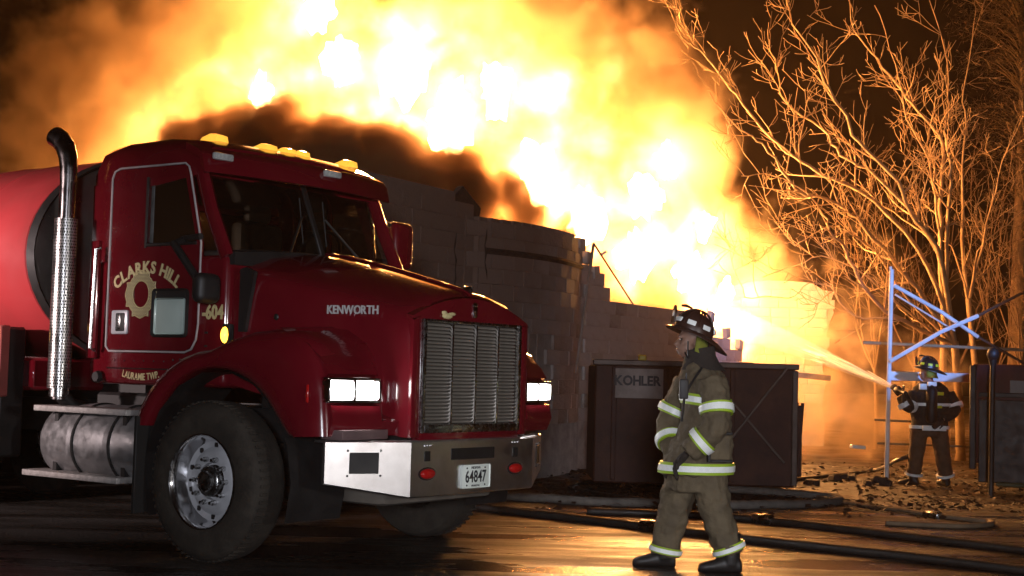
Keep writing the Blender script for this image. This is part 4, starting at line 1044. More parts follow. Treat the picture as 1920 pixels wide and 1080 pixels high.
def helmet(parent, Mx, m, stick, shield):
    h = empty('helmet'); h.parent = parent; h.matrix_local = Mx
    secs = []
    for z, k in ((0, 1.0), (.03, 1.0), (.07, .93), (.10, .80), (.125, .58), (.14, .30), (.145, .05)):
        secs.append([(.135*k*math.cos(a*.2618) - .01, .108*k*math.sin(a*.2618), z + .02*max(0, math.cos(a*.2618))*(z/.145)) for a in range(24)])
    mb = MB(); mb.loft(secs); mb.build('shell', m, h, True, angle=60)
    mb = MB(); ring_i, ring_o, ring_l = [], [], []
    for a in range(36):
        t = a * math.pi / 18; c, s_ = math.cos(t), math.sin(t)
        L_ = .185 if c > 0 else .185 + .085 * (-c) ** 2
        wy = .15; drop = -.012 - (.035 * max(0, -c) ** 2)
        ring_i.append((.13*c - .01, .104*s_, .012)); ring_o.append((L_*c - .01, wy*s_, drop)); ring_l.append((L_*c - .01, wy*s_, drop - .008))
    mb.loft([ring_i, [(lerp(a[0], b[0], .5), lerp(a[1], b[1], .5), lerp(a[2], b[2], .4)) for a, b in zip(ring_i, ring_o)], ring_o, ring_l, [(p[0]*.96, p[1]*.96, p[2]) for p in ring_l], [(p[0], p[1], p[2]-.01) for p in ring_i]], caps=False)
    mb.build('brim', m, h, True, angle=60)
    mb = MB()
    for k in range(4):
        t = k * math.pi / 4
        mb.tube([(.137*math.sin(p)*math.cos(t) - .01, .11*math.sin(p)*math.sin(t), .145*math.cos(p) + .02) for p in [-1.4 + .28*i for i in range(11)]], .007, 6)
    mb.build('ridges', m, h, True)
    for k in range(8):
        t = math.pi / 8 + k * math.pi / 4; z = .055
        r1 = Matrix.Translation((.139*math.cos(t) - .01, .112*math.sin(t), z)) @ Matrix.Rotation(t, 4, 'Z') @ Matrix.Rotation(R(-14), 4, 'Y')
        MB().bbox(-.004, .006, -.030, .030, -.016, .018, .005, 2, r1).build('sticker', M[stick], h, True)
    if shield:
        MB().prism([(-.045, -.005), (.045, -.005), (.055, .06), (.03, .10), (0, .115), (-.03, .10), (-.055, .06)], -.006, .006, Matrix.Translation((.142, 0, .025)) @ Matrix.Rotation(R(90), 4, 'Z') @ Matrix.Rotation(R(12), 4, 'X')).build('front_shield', m, h, True)
        MB().ball((.158, 0, .085), (.008, .030, .026), 12, Matrix.Identity(4)).build('shield_badge', M[stick], h, True)
        mb = MB(); mb.tube([(.05, 0, .158), (.10, 0, .158), (.128, 0, .148)], [.006, .012, .008], 8); mb.build('finial', m, h, True)
    # ear and neck flap hanging inside the brim
    mb = MB(); secs = []
    for i in range(13):
        t = R(95 + i * 14.2); c, s_ = math.cos(t), math.sin(t)
        secs.append([(.118*c - .01, .10*s_, .0), (.125*c - .02, .108*s_, -.07), (.14*c - .03, .115*s_, -.115), (.13*c - .03, .105*s_, -.115), (.11*c - .015, .095*s_, -.04)])
    mb.loft(secs); mb.build('ear_flap', M['lime_cloth'], h, True, angle=180)
    return h
M['lime_cloth'] = mat('lime_flap_cloth', (.20, .21, .025), .85, vary=.3, vscale=12, bump=.4)
M['collar'] = mat('dark_collar', (.03, .022, .018), .9, vary=.3, bump=.5, bscale=20)

# ------------------------------------------------ firefighter walking to the left in front
D1 = 9.36
o1_ = ground(1305, 1070); o1_.z = .006; D1 = o1_.y
man = empty('person', o1_); tag(man, 'firefighter in tan turnout coat walking left across the wet road', 'person')
def J(px, py, dy=0.0): return at(px, py, D1 + dy) - man.location
near_leg = [J(1328, 880, -.07), J(1342, 958, -.09), J(1370, 1038, -.10)]; far_leg = [J(1284, 880, .07), J(1262, 962, .09), J(1246, 1040, .10)]
LR = [.130, .106, .098]
near_arm = [J(1334, 712, -.17), J(1342, 795, -.25), J(1290, 848, -.22)]; far_arm = [J(1292, 715, .17), J(1256, 792, .20), J(1262, 848, .06)]
AR_ = [.100, .092, .070]
tors = [(1236, 1371, 890, .205), (1242, 1373, 866, .215), (1258, 1373, 835, .215), (1274, 1372, 800, .21), (1280, 1370, 765, .215), (1277, 1366, 732, .215), (1274, 1358, 706, .19), (1280, 1344, 686, .13), (1285, 1330, 668, .085)]
ts = []; tdim = []
for l_, r_, py, ry in tors:
    a, b = J(l_, py), J(r_, py); ts.append(ellipse((a.x+b.x)/2, 0, (a.z+b.z)/2, (b.x-a.x)/2, ry)); tdim.append(((a.x+b.x)/2, (a.z+b.z)/2, (b.x-a.x)/2, ry))
hc = J(1297, 640)
face = Vector((-.96, -.10, .16)).normalized()
hp, HM = head_parts(hc, .98, face)
hp.append(MB().tube([hc + Vector((.025, 0, -.04)), J(1309, 672), J(1316, 700)], [.05, .054, .06], 12))
hp += [MB().loft([ellipse(c[0], 0, c[1], c[2]*.72, c[3]*.72) for c in tdim[:-2]]), limb(near_leg, [.09, .065, .05]), limb(far_leg, [.09, .065, .05]), limb(near_arm, [.055, .045, .035]), limb(far_arm, [.055, .045, .035])]
fused(hp, 'body', M['skin'], man, .011, 2)
for sd in (-1, 1): MB().ball((.080, sd*.030, -.002), (.010, .014, .009), 8, HM).build('eye', M['eye'], man, True)
MB().tube([HM @ Vector((.088, -.022, -.074)), HM @ Vector((.094, 0, -.073)), HM @ Vector((.088, .022, -.074))], [.003, .004, .003], 6).build('mouth', mat('lips', (.16, .06, .05), .6, vary=.2), man, True)
MB().ball((-.045, 0, .0), (.075, .080, .085), 14, HM).build('hair', mat('dark_hair', (.02, .013, .01), .7, vary=.3), man, True)
fused([MB().loft(ts), limb(near_arm, AR_), limb(far_arm, AR_)], 'coat', M['coat_tan'], man, .012, 3, .042, .06)
fused([limb(near_leg, LR), limb(far_leg, LR), MB().loft([ellipse(J(1304, 900).x, 0, J(1304, 920).z, .19, .17), ellipse(J(1304, 860).x, 0, J(1304, 850).z, .19, .18)])], 'trousers', M['coat_tan'], man, .012, 3, .044, .07)
def boot(leg, toe):
    a = leg[2]; fd = (toe - a); fd.z = 0; fd.normalize(); s_ = .098
    heel = Vector((a.x, a.y, .0)) - fd * .075; toe_p = Vector((a.x, a.y, 0)) + fd * .215
    sd = Vector((-fd.y, fd.x, 0)); secs = []
    for t, hw_, h in ((0, .030, .07), (.06, .045, .10), (.25, .048, .125), (.45, .046, .105), (.65, .052, .085), (.85, .05, .07), (.97, .034, .055), (1.0, .012, .03)):
        c = lerp(heel, toe_p, t)
        secs.append([c + sd*(hw_*math.cos(q)) + Vector((0, 0, max(.0, h*.5 + h*.5*math.sin(q)))) for q in [k*math.pi/8 for k in range(16)]])
    return [MB().loft(secs), MB().tube([a + Vector((0, 0, .14)), a - Vector((0, 0, .02)), Vector((a.x, a.y, .05))], [.068, .062, .055], 12)]
fused(boot(near_leg, J(1310, 1066, -.10)), 'boot', M['boot'], man, .010, 2)
fused(boot(far_leg, J(1205, 1056, .10)), 'boot', M['boot'], man, .010, 2)
for arm, sd in ((near_arm, -1), (far_arm, 1)):
    fd = (arm[2] - arm[1]).normalized(); upv = Vector((.35, 0, 1)); upv = (upv - fd * upv.dot(fd)).normalized(); sdv = fd.cross(upv).normalized() * sd
    fused(hand(arm[2] + fd*.02, fd, sdv, upv, 1.1, 1.0), 'glove', M['glove'], man, .007, 2)
def trim_pair(parent, fn, lime=True):
    w2, l2 = MB(), MB(); fn(w2, l2)
    if lime and l2.v: l2.build('lime_trim', M['lime'], parent, True)
    w2.build('reflective_band', M['white_tape'], parent, True)
for arm, tt in ((near_arm, .68), (near_arm, 1.52), (far_arm, .72), (far_arm, 1.5)): trim_pair(man, lambda a_, b_: band(a_, b_, arm, AR_, tt, .036, .060, .022))
for leg in (near_leg, far_leg): trim_pair(man, lambda a_, b_: band(a_, b_, leg, LR, 1.82, .034, .058, .016))
def tband(mb_, py0, py1, ex_, tilt=0.0):
    rows = []
    for py in (py0, py1):
        z = J(1310, py).z
        for i in range(len(tdim) - 1):
            a, b = tdim[i], tdim[i+1]
            if a[1] <= z <= b[1] or i == len(tdim) - 2:
                t = (z - a[1]) / (b[1] - a[1]); c = [lerp(a[k], b[k], t) for k in range(4)]; break
        rows.append(ellipse(c[0], 0, z, c[2] + ex_, c[3] + ex_, 32, tilt))
    mb_.loft(rows)
for q0, q1, q2, q3, ti in ((887, 866, 882, 871, 0), (762, 741, 757, 746, -.12)): trim_pair(man, lambda a_, b_: (tband(b_, q0, q1, .016, ti), tband(a_, q2, q3, .021, ti)))

c = J(1349, 838, -.225); MB().bbox(-.075, .072, -.012, .03, -.085, .075, .012, 2, Matrix.Translation(c) @ Matrix.Rotation(R(16), 4, 'Z')).build('pocket', M['coat_tan'], man, True)
mb = MB()
for x0, x1, z0, z1 in ((-.09, -.068, -.10, .10), (-.068, .085, -.10, -.082), (-.068, .085, .078, .096)): mb.bbox(x0, x1, -.022, .0, z0, z1, .004, 1, Matrix.Translation(c) @ Matrix.Rotation(R(16), 4, 'Z'))
mb.build('pocket_trim', M['black'], man, True)
mb = MB(); mb.loft([ellipse(J(1318, 694).x, 0, J(1318, 694).z, .15, .15), ellipse(J(1316, 680).x, 0, J(1316, 680).z, .118, .125), ellipse(J(1313, 666).x, 0, J(1313, 666).z, .104, .108), ellipse(J(1311, 653).x, 0, J(1311, 653).z, .106, .106, tilt=.18), ellipse(J(1311, 655).x, 0, J(1311, 655).z, .09, .09, tilt=.18)]); mb.build('collar', M['collar'], man, True)
rad_ = empty('radio'); rad_.parent = man; rad_.location = J(1282, 728, -.19)
MB().bbox(-.03, .03, -.02, .02, -.07, .06, .01, 2).build('radio_case', M['black'], rad_, True)
MB().tube([(.015, 0, .06), (.015, 0, .10)], .006, 6).build('radio_antenna', M['black'], rad_, True)
mb = MB(); mb.tube([J(1316, 690, -.14), J(1300, 712, -.20), J(1284, 740, -.20), J(1278, 790, -.18)], .009, 6); mb.build('mic_cord', M['black'], man, True)
mb = MB(); mb.tube([J(1284, 660, -.085), J(1290, 672, -.06), J(1290, 640, -.098)], .005, 6); mb.build('chin_strap', M['black'], man, True)
Hd = Matrix.Translation(hc + Vector((-.004, 0, .055))) @ Matrix.Rotation(math.pi + R(6), 4, 'Z') @ Matrix.Rotation(R(-20), 4, 'Y')
helmet(man, Hd, M['helmet_brown'], 'white_tape', True)

# ------------------------------------------------ firefighter with the hose line at the back right
D2 = 19.3
o2_ = at(1742, 905, D2); o2_.z = gz(o2_.x, D2)
man2 = empty('person', o2_); tag(man2, 'firefighter in black coat spraying water beside the scaffold', 'person')
def K(px, py, dy=0.0): return at(px, py, D2 + dy) - man2.location
legA = [K(1724, 800, .02), K(1718, 852, -.03), K(1713, 892, .0)]; legB = [K(1760, 800, .02), K(1767, 852, -.03), K(1773, 894, .02)]
L2 = [.13, .105, .10]
armA = [K(1713, 737, 0), K(1703, 765, -.12), K(1688, 742, -.10)]; armB = [K(1778, 738, 0), K(1792, 768, -.05), K(1768, 786, -.20)]
A2 = [.085, .075, .06]
tors2 = [(1708, 1776, 806, .17), (1708, 1778, 785, .17), (1706, 1780, 760, .17), (1706, 1783, 742, .16), (1712, 1778, 728, .14), (1726, 1762, 716, .085)]
td2 = []
for l_, r_, py, ry in tors2:
    a, b = K(l_, py), K(r_, py); td2.append(((a.x+b.x)/2, (a.z+b.z)/2, (b.x-a.x)/2, ry))
h2 = K(1738, 698); hp, HM2 = head_parts(h2, .98, Vector((-.85, .5, .05)).normalized())
hp.append(MB().tube([h2 + Vector((.02, 0, -.03)), K(1742, 716), K(1744, 728)], [.055, .06, .07], 10))
hp += [MB().loft([ellipse(c[0], 0, c[1], c[2]*.7, c[3]*.7) for c in td2]), limb(legA, [.09, .06, .05]), limb(legB, [.09, .06, .05]), limb(armA, [.05, .04, .035]), limb(armB, [.05, .04, .035])]
fused(hp, 'body', M['skin'], man2, .013, 2)
fused([MB().loft([ellipse(c[0], 0, c[1], c[2], c[3]) for c in td2]), limb(armA, A2), limb(armB, A2)], 'coat', M['coat_dark'], man2, .018, 4, .03, .1)
fused([limb(legA, L2), limb(legB, L2), MB().loft([ellipse(K(1742, 812).x, 0, K(1742, 818).z, .19, .15), ellipse(K(1742, 790).x, 0, K(1742, 785).z, .2, .16)])], 'trousers', M['trousers_brown'], man2, .018, 4, .03, .12)
for leg, tx_ in ((legA, -1), (legB, 1)):
    g0 = [leg[0], leg[1], leg[2]]
    fused(boot(g0, leg[2] + Vector((-.2 + .15 * tx_, .25, 0))), 'boot', M['boot'], man2, .013, 2)
for arm, sd in ((armA, 1), (armB, -1)):
    fd = (arm[2] - arm[1]).normalized(); upv = Vector((0, -1, .3)); upv = (upv - fd * upv.dot(fd)).normalized()
    fused(hand(arm[2] + fd*.02, fd, fd.cross(upv).normalized() * sd, upv, 1.1, 1.1), 'glove', M['glove'], man2, .009, 1)
for arm, tt in ((armA, .75), (armA, 1.4), (armB, .75)): trim_pair(man2, lambda a_, b_: band(a_, b_, arm, A2, tt, .05, .056, .03), False)
for leg in (legA, legB): trim_pair(man2, lambda a_, b_: band(a_, b_, leg, L2, 1.88, .05, .056, .022), False)
def tb2(mb_, i, f, w_, ex_):
    rows = []
    for dz in (-w_, w_):
        a, b = td2[i], td2[i+1]; z = lerp(a[1], b[1], f) + dz; t = (z - a[1]) / (b[1] - a[1]); c = [lerp(a[k], b[k], t) for k in range(4)]
        rows.append(ellipse(c[0], 0, z, c[2] + ex_, c[3] + ex_, 28))
    mb_.loft(rows)
for q0, q1, q2 in ((0, .25, .022), (2, .1, .020)): trim_pair(man2, lambda a_, b_: tb2(a_, q0, q1, q2, .022), False)
for (px, py, w_, h_, m_) in ((1757, 738, .09, .022, 'yellow'), (1758, 763, .06, .018, 'yellow'), (1752, 803, .16, .035, 'white_tape'), (1731, 725, .05, .04, 'white_tape'), (1748, 720, .06, .03, 'white_tape')):
    c = K(px, py, -.195); MB().bbox(-w_, w_, -.012, .03, -h_, h_, .008, 2, Matrix.Translation(c)).build('coat_patch', M[m_], man2, True)
tank_ = MB().lathe([(.001, -.27), (.05, -.26), (.075, -.22), (.075, .17), (.05, .22), (.02, .24), (.001, .25)], 16, 'z', Matrix.Translation(K(1747, 757, -.21))); tank_.build('air_cylinder', M['black'], man2, True)
Hd2 = Matrix.Translation(h2 + Vector((0, 0, .055))) @ Matrix.Rotation(R(150), 4, 'Z') @ Matrix.Rotation(R(-8), 4, 'Y')
helmet(man2, Hd2, M['helmet_black'], 'yellow', True)
# nozzle and its water
noz = at(1682, 731, D2 - .12); grip = at(1697, 742, D2 - .10); tgt = at(1388, 609, 27.5)
ax = (tgt - noz).normalized()
nz_ = empty('hose_nozzle', noz); tag(nz_, 'black hose nozzle in the hands of the firefighter by the scaffold', 'nozzle')
def nzp(t): return ax * t
MB().tube([nzp(-.32), nzp(-.12), nzp(-.10), nzp(-.02), nzp(.02)], [.028, .028, .045, .05, .042], 14).build('barrel', M['black'], nz_, True)
MB().tube([nzp(-.22), nzp(-.22) + Vector((0, 0, -.14))], [.018, .02], 10).build('pistol_grip', M['black'], nz_, True)
MB().tube([nzp(-.2) + Vector((0, -.04, 0)), nzp(-.24) + Vector((0, -.03, .09)), nzp(-.24) + Vector((0, .03, .09)), nzp(-.2) + Vector((0, .04, 0))], .009, 6).build('bale', M['chrome_dull'], nz_, True)
jet = empty('water_jet', noz); tag(jet, 'pinkish white jet of water arcing from the nozzle into the fire', 'water')
jl = (tgt - noz).length; rj = random.Random(8)
wm = bpy.data.materials.new('water_strands'); wm.use_nodes = True
n = wm.node_tree.nodes; l = wm.node_tree.links; b = n['Principled BSDF']; b.inputs['Base Color'].default_value = (.8, .82, .85, 1); b.inputs['Roughness'].default_value = .25; b.inputs['Transmission Weight'].default_value = .35; b.inputs['IOR'].default_value = 1.33
tcx = n.new('ShaderNodeTexCoord'); nzx = n.new('ShaderNodeTexNoise'); nzx.inputs['Scale'].default_value = 30; l.new(tcx.outputs['Object'], nzx.inputs['Vector'])
mpx = n.new('ShaderNodeMapRange'); mpx.inputs[3].default_value = .15; mpx.inputs[4].default_value = .5; l.new(nzx.outputs['Fac'], mpx.inputs[0]); l.new(mpx.outputs[0], b.inputs['Roughness'])
mb = MB(); q1 = ax.orthogonal().normalized(); q2 = ax.cross(q1)
for k in range(150):
    a = rj.uniform(0, 6.28); sp_ = abs(rj.gauss(0, .5)); t0 = rj.uniform(0, .55) ** 1.6; t1 = t0 + rj.uniform(.04, .22)
    pts = []
    for t in (t0, (t0+t1)/2, t1):
        rr = (.018 + .20 * t) * sp_
        pts.append(ax * (t * jl) + (q1*math.cos(a) + q2*math.sin(a)) * rr + Vector((0, 0, .12 * t * (1 - t) * 4 * .3)))
    mb.tube(pts, [.003, .006, .002], 4)
mb.build('strands', wm, jet, True)
mv = bpy.data.materials.new('water_mist'); mv.use_nodes = True
n = mv.node_tree.nodes; l = mv.node_tree.links; n.remove(n['Principled BSDF'])
vs_ = n.new('ShaderNodeVolumeScatter'); vs_.inputs['Color'].default_value = (.88, .84, .98, 1); vs_.inputs['Anisotropy'].default_value = .2
tcx = n.new('ShaderNodeTexCoord'); ln = n.new('ShaderNodeVectorMath'); ln.operation = 'LENGTH'; l.new(tcx.outputs['Object'], ln.inputs[0])
a1 = n.new('ShaderNodeMapRange'); a1.inputs[1].default_value = 0; a1.inputs[2].default_value = jl; a1.inputs[3].default_value = 2.6; a1.inputs[4].default_value = .45; l.new(ln.outputs['Value'], a1.inputs[0])
nzm = n.new('ShaderNodeTexNoise'); nzm.inputs['Scale'].default_value = 6.0; nzm.inputs['Detail'].default_value = 3; l.new(tcx.outputs['Object'], nzm.inputs['Vector'])
mq = n.new('ShaderNodeMapRange'); mq.inputs[1].default_value = .35; mq.inputs[2].default_value = .65; mq.inputs[3].default_value = .35; mq.inputs[4].default_value = 1.5; l.new(nzm.outputs['Fac'], mq.inputs[0])
mz = n.new('ShaderNodeMath'); mz.operation = 'MULTIPLY'; l.new(a1.outputs[0], mz.inputs[0]); l.new(mq.outputs[0], mz.inputs[1])
l.new(mz.outputs[0], vs_.inputs['Density']); l.new(vs_.outputs[0], n['Material Output'].inputs['Volume'])
mb = MB(); mb.tube([ax*(t*jl) + Vector((0, 0, .036 * 4 * t * (1-t))) for t in [i/8 for i in range(9)]], [.022 + .27*(i/8) for i in range(9)], 14); mb.build('mist', mv, jet, True)
# ================================================================== HOSES
M['hose_grey'] = mat('grey_hose_jacket', (.17, .15, .13), .8, vary=.3, vscale=10, bump=.4, bscale=60)
M['hose_black'] = mat('black_hose', (.02, .017, .015), .5, vary=.3, rvary=.15, bump=.3, bscale=50)
M['hose_tan'] = mat('tan_hose_jacket', (.22, .15, .09), .85, vary=.3, bump=.4, bscale=60)
def hose(pts, r, m, label, lift=0.0, held=None):
    w_ = []
    for p in pts:
        g = ground(p[0], p[1], 0); z = (gz(g.x, g.y) if g.y > 14 else .006)
        g = ground(p[0], p[1], z + r*.8); w_.append(g)
    if held: w_ = held + w_
    path = smooth_path(w_, 8)
    if not held:
        for i, q in enumerate(path): q.z = max(q.z, (gz(q.x, q.y) if q.y > 14.2 else .006) + r * .75)
    mb = MB(); o_ = path[0].copy(); o_.z = 0
    mb.tube([q - o_ for q in path], [(r*.8, r)] * len(path), 10)
    o = mb.build('fire_hose', M[m], None, True, angle=180); o.location = o_
    for fr in ((.42,) if not held else ()):
        i = int(fr * (len(path) - 2)); a_, b_ = path[i], path[i+1]; dn = (b_ - a_).normalized(); c_ = a_ - o_
        MB().tube([c_ - dn*.10, c_ - dn*.09, c_ - dn*.01, c_, c_ + dn*.09, c_ + dn*.10], [r*.9, r*1.35, r*1.35, r*1.5, r*1.3, r*.9], 14).build('coupling', M['chrome_dull'], o, True)
    tag(o, label, 'hose', 'fire hoses lying on the road')
hose([(600, 905), (800, 918), (930, 930), (1090, 941), (1240, 945), (1400, 949), (1520, 946), (1570, 939), (1560, 932), (1480, 925), (1380, 918), (1290, 914)], .055, 'hose_grey', 'thick grey fire hose running straight behind the walking firefighter to a tight bend')
hose([(1250, 945), (1180, 934), (1110, 924), (1080, 913), (1100, 904), (1170, 902), (1260, 906), (1400, 912)], .035, 'hose_black', 'dark looped hose curling beyond the thick grey hose')
hose([(860, 945), (960, 958), (1090, 972), (1240, 990), (1420, 1012), (1640, 1036), (1830, 1058), (1990, 1078)], .04, 'hose_black', 'black hose nearest the camera crossing the wet road to the lower right corner')
hose([(1100, 958), (1240, 963), (1380, 970), (1520, 984), (1700, 1005), (1860, 1024), (1990, 1040)], .04, 'hose_black', 'black hose lying between the grey hose and the nearest black hose')
hose([(1350, 906), (1480, 922), (1600, 945), (1720, 962), (1820, 974), (1856, 978), (1850, 984), (1780, 986), (1660, 980)], .03, 'hose_tan', 'thin tan hose ending in a bend over the leaf litter')
hose([(1640, 882), (1560, 892), (1480, 900)], .032, 'hose_black', 'hose line trailing down from the nozzle past the scaffold pole', held=[noz - ax * .32, at(1712, 764, D2 - .12), at(1728, 800, D2 + .22), at(1712, 848, D2 + .2), at(1680, 864, D2 + .1)])
# ================================================================== SCAFFOLD
M['scaf'] = mat('scaffold_tube', (.72, .74, .78), .45, metal=.0, vary=.2, vscale=8, dirt=(.2, .15, .12), damt=.5)
M['plank'] = mat('weathered_plank', (.22, .19, .13), .8, vary=.35, vscale=8, bump=.4)
DS = 20.0
sc_o = at(1662, 900, DS); sc_o.z = gz(sc_o.x, DS)
scf = empty('scaffold_frame', sc_o); tag(scf, 'metal scaffold frame with crossed braces beside the bare tree', 'scaffold')
def S(px, py, d=0.0): return at(px, py, DS + d) - scf.location
MB().tube([Vector((0, 0, 0)), S(1672, 505)], .032, 10).tube([S(1670, 500), S(1671, 520)], .02, 8).build('standard', M['scaf'], scf, True)
M['scaf_dim'] = mat('dimmed_scaffold_tube', (.06, .04, .03), .7, vary=.3)  # darker copy of the scaffold tube: lack of light painted on the brace ends
MB().tube([S(1676, 535), S(1765, 585), S(1834, 632)], .028, 8).build('cross_brace', M['scaf'], scf, True)
MB().tube([S(1668, 678, -.05), S(1765, 622, -.05), S(1834, 592, -.05)], .030, 8).build('cross_brace', M['scaf'], scf, True)
MB().tube([S(1834, 632), S(1935, 690)], .018, 8).build('dim_brace_end', M['scaf_dim'], scf, True)
MB().tube([S(1834, 592, -.05), S(1935, 540, -.05)], .02, 8).build('dim_brace_end', M['scaf_dim'], scf, True)
MB().tube([S(1678, 552, .9), S(1790, 620, .9)], .014, 8).build('cross_brace', M['scaf'], scf, True)
a = S(1664, 697); b = S(1832, 701); MB().bbox(a.x, b.x, -.03, .03, S(1700, 714).z, S(1700, 697).z, .006, 1).build('toe_board', M['scaf'], scf, True)
MB().tube([S(1618, 642, .25), S(1935, 657, .25)], .022, 8).build('ledger', M['plank'], scf, True)
MB().tube([S(1640, 787, .3), S(1740, 792, .3)], .016, 8).build('ledger', M['plank'], scf, True)
MB().tube([S(1645, 831, .3), S(1830, 838, .3)], .014, 8).build('ledger', M['plank'], scf, True)
# ================================================================== TRAILER AND POST at the right edge
DT = 18.2
M['dk_red'] = mat('dark_red_panel', (.07, .012, .012), .45, coat=.5, vary=.25, vscale=3, dirt=(.03, .02, .018), damt=.6)
tl = at(1822, 900, DT); tr = empty('equipment_trailer', (tl.x, DT, gz(tl.x, DT)), R(-24)); tag(tr, 'dark red box trailer cut off by the right edge of the picture', 'trailer')
zt = at(1860, 683, DT).z - tr.location.z
MB().bbox(0, 2.6, 0, 1.7, .38, zt, .03, 2).build('body', M['dk_red'], tr, True)
MB().bbox(-.03, .05, -.04, .04, .3, zt - .02, .012, 1).build('corner_post', M['black'], tr, True)
MB().bbox(.08, 2.6, -.025, .0, zt - .42, zt - .36, .006, 1).build('rub_rail', M['black'], tr, True)
MB().bbox(.08, 2.6, -.03, .0, .14, zt - .45, .01, 1).build('lower_panel', M['black'], tr, True)
a = at(1890, 722, DT); MB().bbox(a.x - tl.x, a.x - tl.x + .5, -.02, 0.0, a.z - tr.location.z - .1, a.z - tr.location.z + .06, .004, 1).build('label_plate', mat('grey_label', (.2, .18, .17), .6, vary=.2), tr, True)
for x in (1.45, 2.2):
    MB().lathe([(.16, -.09), (.30, -.1), (.33, -.06), (.33, .06), (.30, .1), (.16, .09)], 28, 'y', Matrix.Translation((x, .0, .33))).build('wheel', M['rubber'], tr, True)
MB().bbox(.3, 2.2, -.1, .3, .1, .16, .02, 1).build('mud_guard', mat('olive_guard', (.08, .085, .04), .7, vary=.3), tr, True)
pp = at(1858, 905, 17.6); post = empty('round_topped_post', (pp.x, 17.6, gz(pp.x, 17.6))); tag(post, 'dark post with a round knob standing before the red trailer', 'post')
ph = at(1860, 664, 17.6).z - post.location.z
MB().tube([(0, 0, 0), (.015, 0, ph)], .035, 10).build('shaft', M['black'], post, True)
MB().ball((.015, 0, ph), (.075, .075, .085), 16).tube([(.015, 0, ph - .14), (.015, 0, ph - .07)], [.04, .055], 12).build('knob', M['black'], post, True)
# ================================================================== BARE TREES
M['bark'] = mat('bare_bark', (.46, .30, .15), .8, vary=.3, vscale=6, bump=.5, bscale=30)
M['bark2'] = mat('brush_bark', (.26, .16, .08), .85, vary=.3, vscale=5, bump=.4)
def grow(mb, path, rads, rnd, depth, dens, ln, upk=.35, minr=.0075, spread=1.0):
    mb.tube(path, rads, 6 if rads[0] > .03 else (5 if rads[0] > .012 else 3), caps=False)
    if depth == 0: return
    tot = sum((path[i+1]-path[i]).length for i in range(len(path)-1)); cnt = max(1, int(tot * dens + rnd.random()))
    for _ in range(cnt):
        f = rnd.uniform(.12, 1.0) * (len(path) - 1); i = min(int(f), len(path) - 2); p = lerp(path[i], path[i+1], f - i)
        d = (path[i+1] - path[i]).normalized(); r0 = lerp(rads[i], rads[i+1], f - i)
        ax_ = d.orthogonal().normalized(); ax_.rotate(Matrix.Rotation(rnd.uniform(0, 6.28), 3, d))
        nd = d.copy(); nd.rotate(Matrix.Rotation(R(rnd.uniform(28, 68)) * spread, 3, ax_)); nd = (nd + Vector((0, 0, upk * rnd.uniform(-.2, 1.4)))).normalized()
        L_ = ln * rnd.uniform(.45, 1.25); k = 5; pts = [p.copy()]; q = nd.copy(); rs = [max(minr, min(r0 * .6, .03))]
        for j in range(k):
            q = (q + Vector((rnd.gauss(0, .12), rnd.gauss(0, .12), rnd.gauss(.05, .11)))).normalized(); pts.append(pts[-1] + q * L_ / k); rs.append(max(minr * .75, rs[0] * (1 - .8 * (j + 1) / k)))
        grow(mb, pts, rs, rnd, depth - 1, dens * 1.5, ln * .5, upk, minr, spread)
def bare_tree(name, base, limbs, D, seed, label, m, dens=3.4, ln=.75, depth=3, tr_r=.09, trunk_to=None, rscale=1.0):
    rnd = random.Random(seed); b = at(*base, D); b.z = gz(b.x, D); t = empty(name, b); tag(t, label, 'tree', 'bare trees beside the fire')
    hub = at(*trunk_to, D) - b
    MB().tube([Vector((0, 0, -.1)), Vector((.01, 0, .15)), hub * .5 + Vector((rnd.gauss(0, .04), 0, 0)), hub], [tr_r * 1.35, tr_r * 1.05, tr_r * .95, tr_r * .85], 10).build('trunk', m, t, True)
    crown = MB()
    for lb in limbs:
        d0 = lb[0]; r0 = lb[1]; pts = [hub * .96]
        for k, (px, py) in enumerate(lb[2:]):
            pts.append(at(px, py, D + d0 * (k + 1) / (len(lb) - 2) + rnd.gauss(0, .08)) - b)
        path = smooth_path(pts, 4); N = len(path)
        for q in path[2:-1]: q += Vector((rnd.gauss(0, .018), rnd.gauss(0, .03), rnd.gauss(0, .018)))
        rads = [max(.008, r0 * rscale * (1 - .86 * (i / (N - 1)) ** .8)) for i in range(N)]
        lm = MB(); lm.tube(path, rads, 7, caps=False); lm.build('limb', m, t, True, angle=180)
        tmp = MB(); grow(tmp, path, rads, rnd, depth, dens, ln); 
        k = len(path) * (6 if rads[0] > .03 else 5 if rads[0] > .012 else 3)   # leave out the limb itself: it is a part of its own
        nf = (len(path) - 1) * (6 if rads[0] > .03 else 5 if rads[0] > .012 else 3)
        crown.add(tmp.v[k:], [tuple(i - k for i in f) for f in tmp.f[nf:]])
    crown.build('crown', m, t, True, angle=180)
    return t
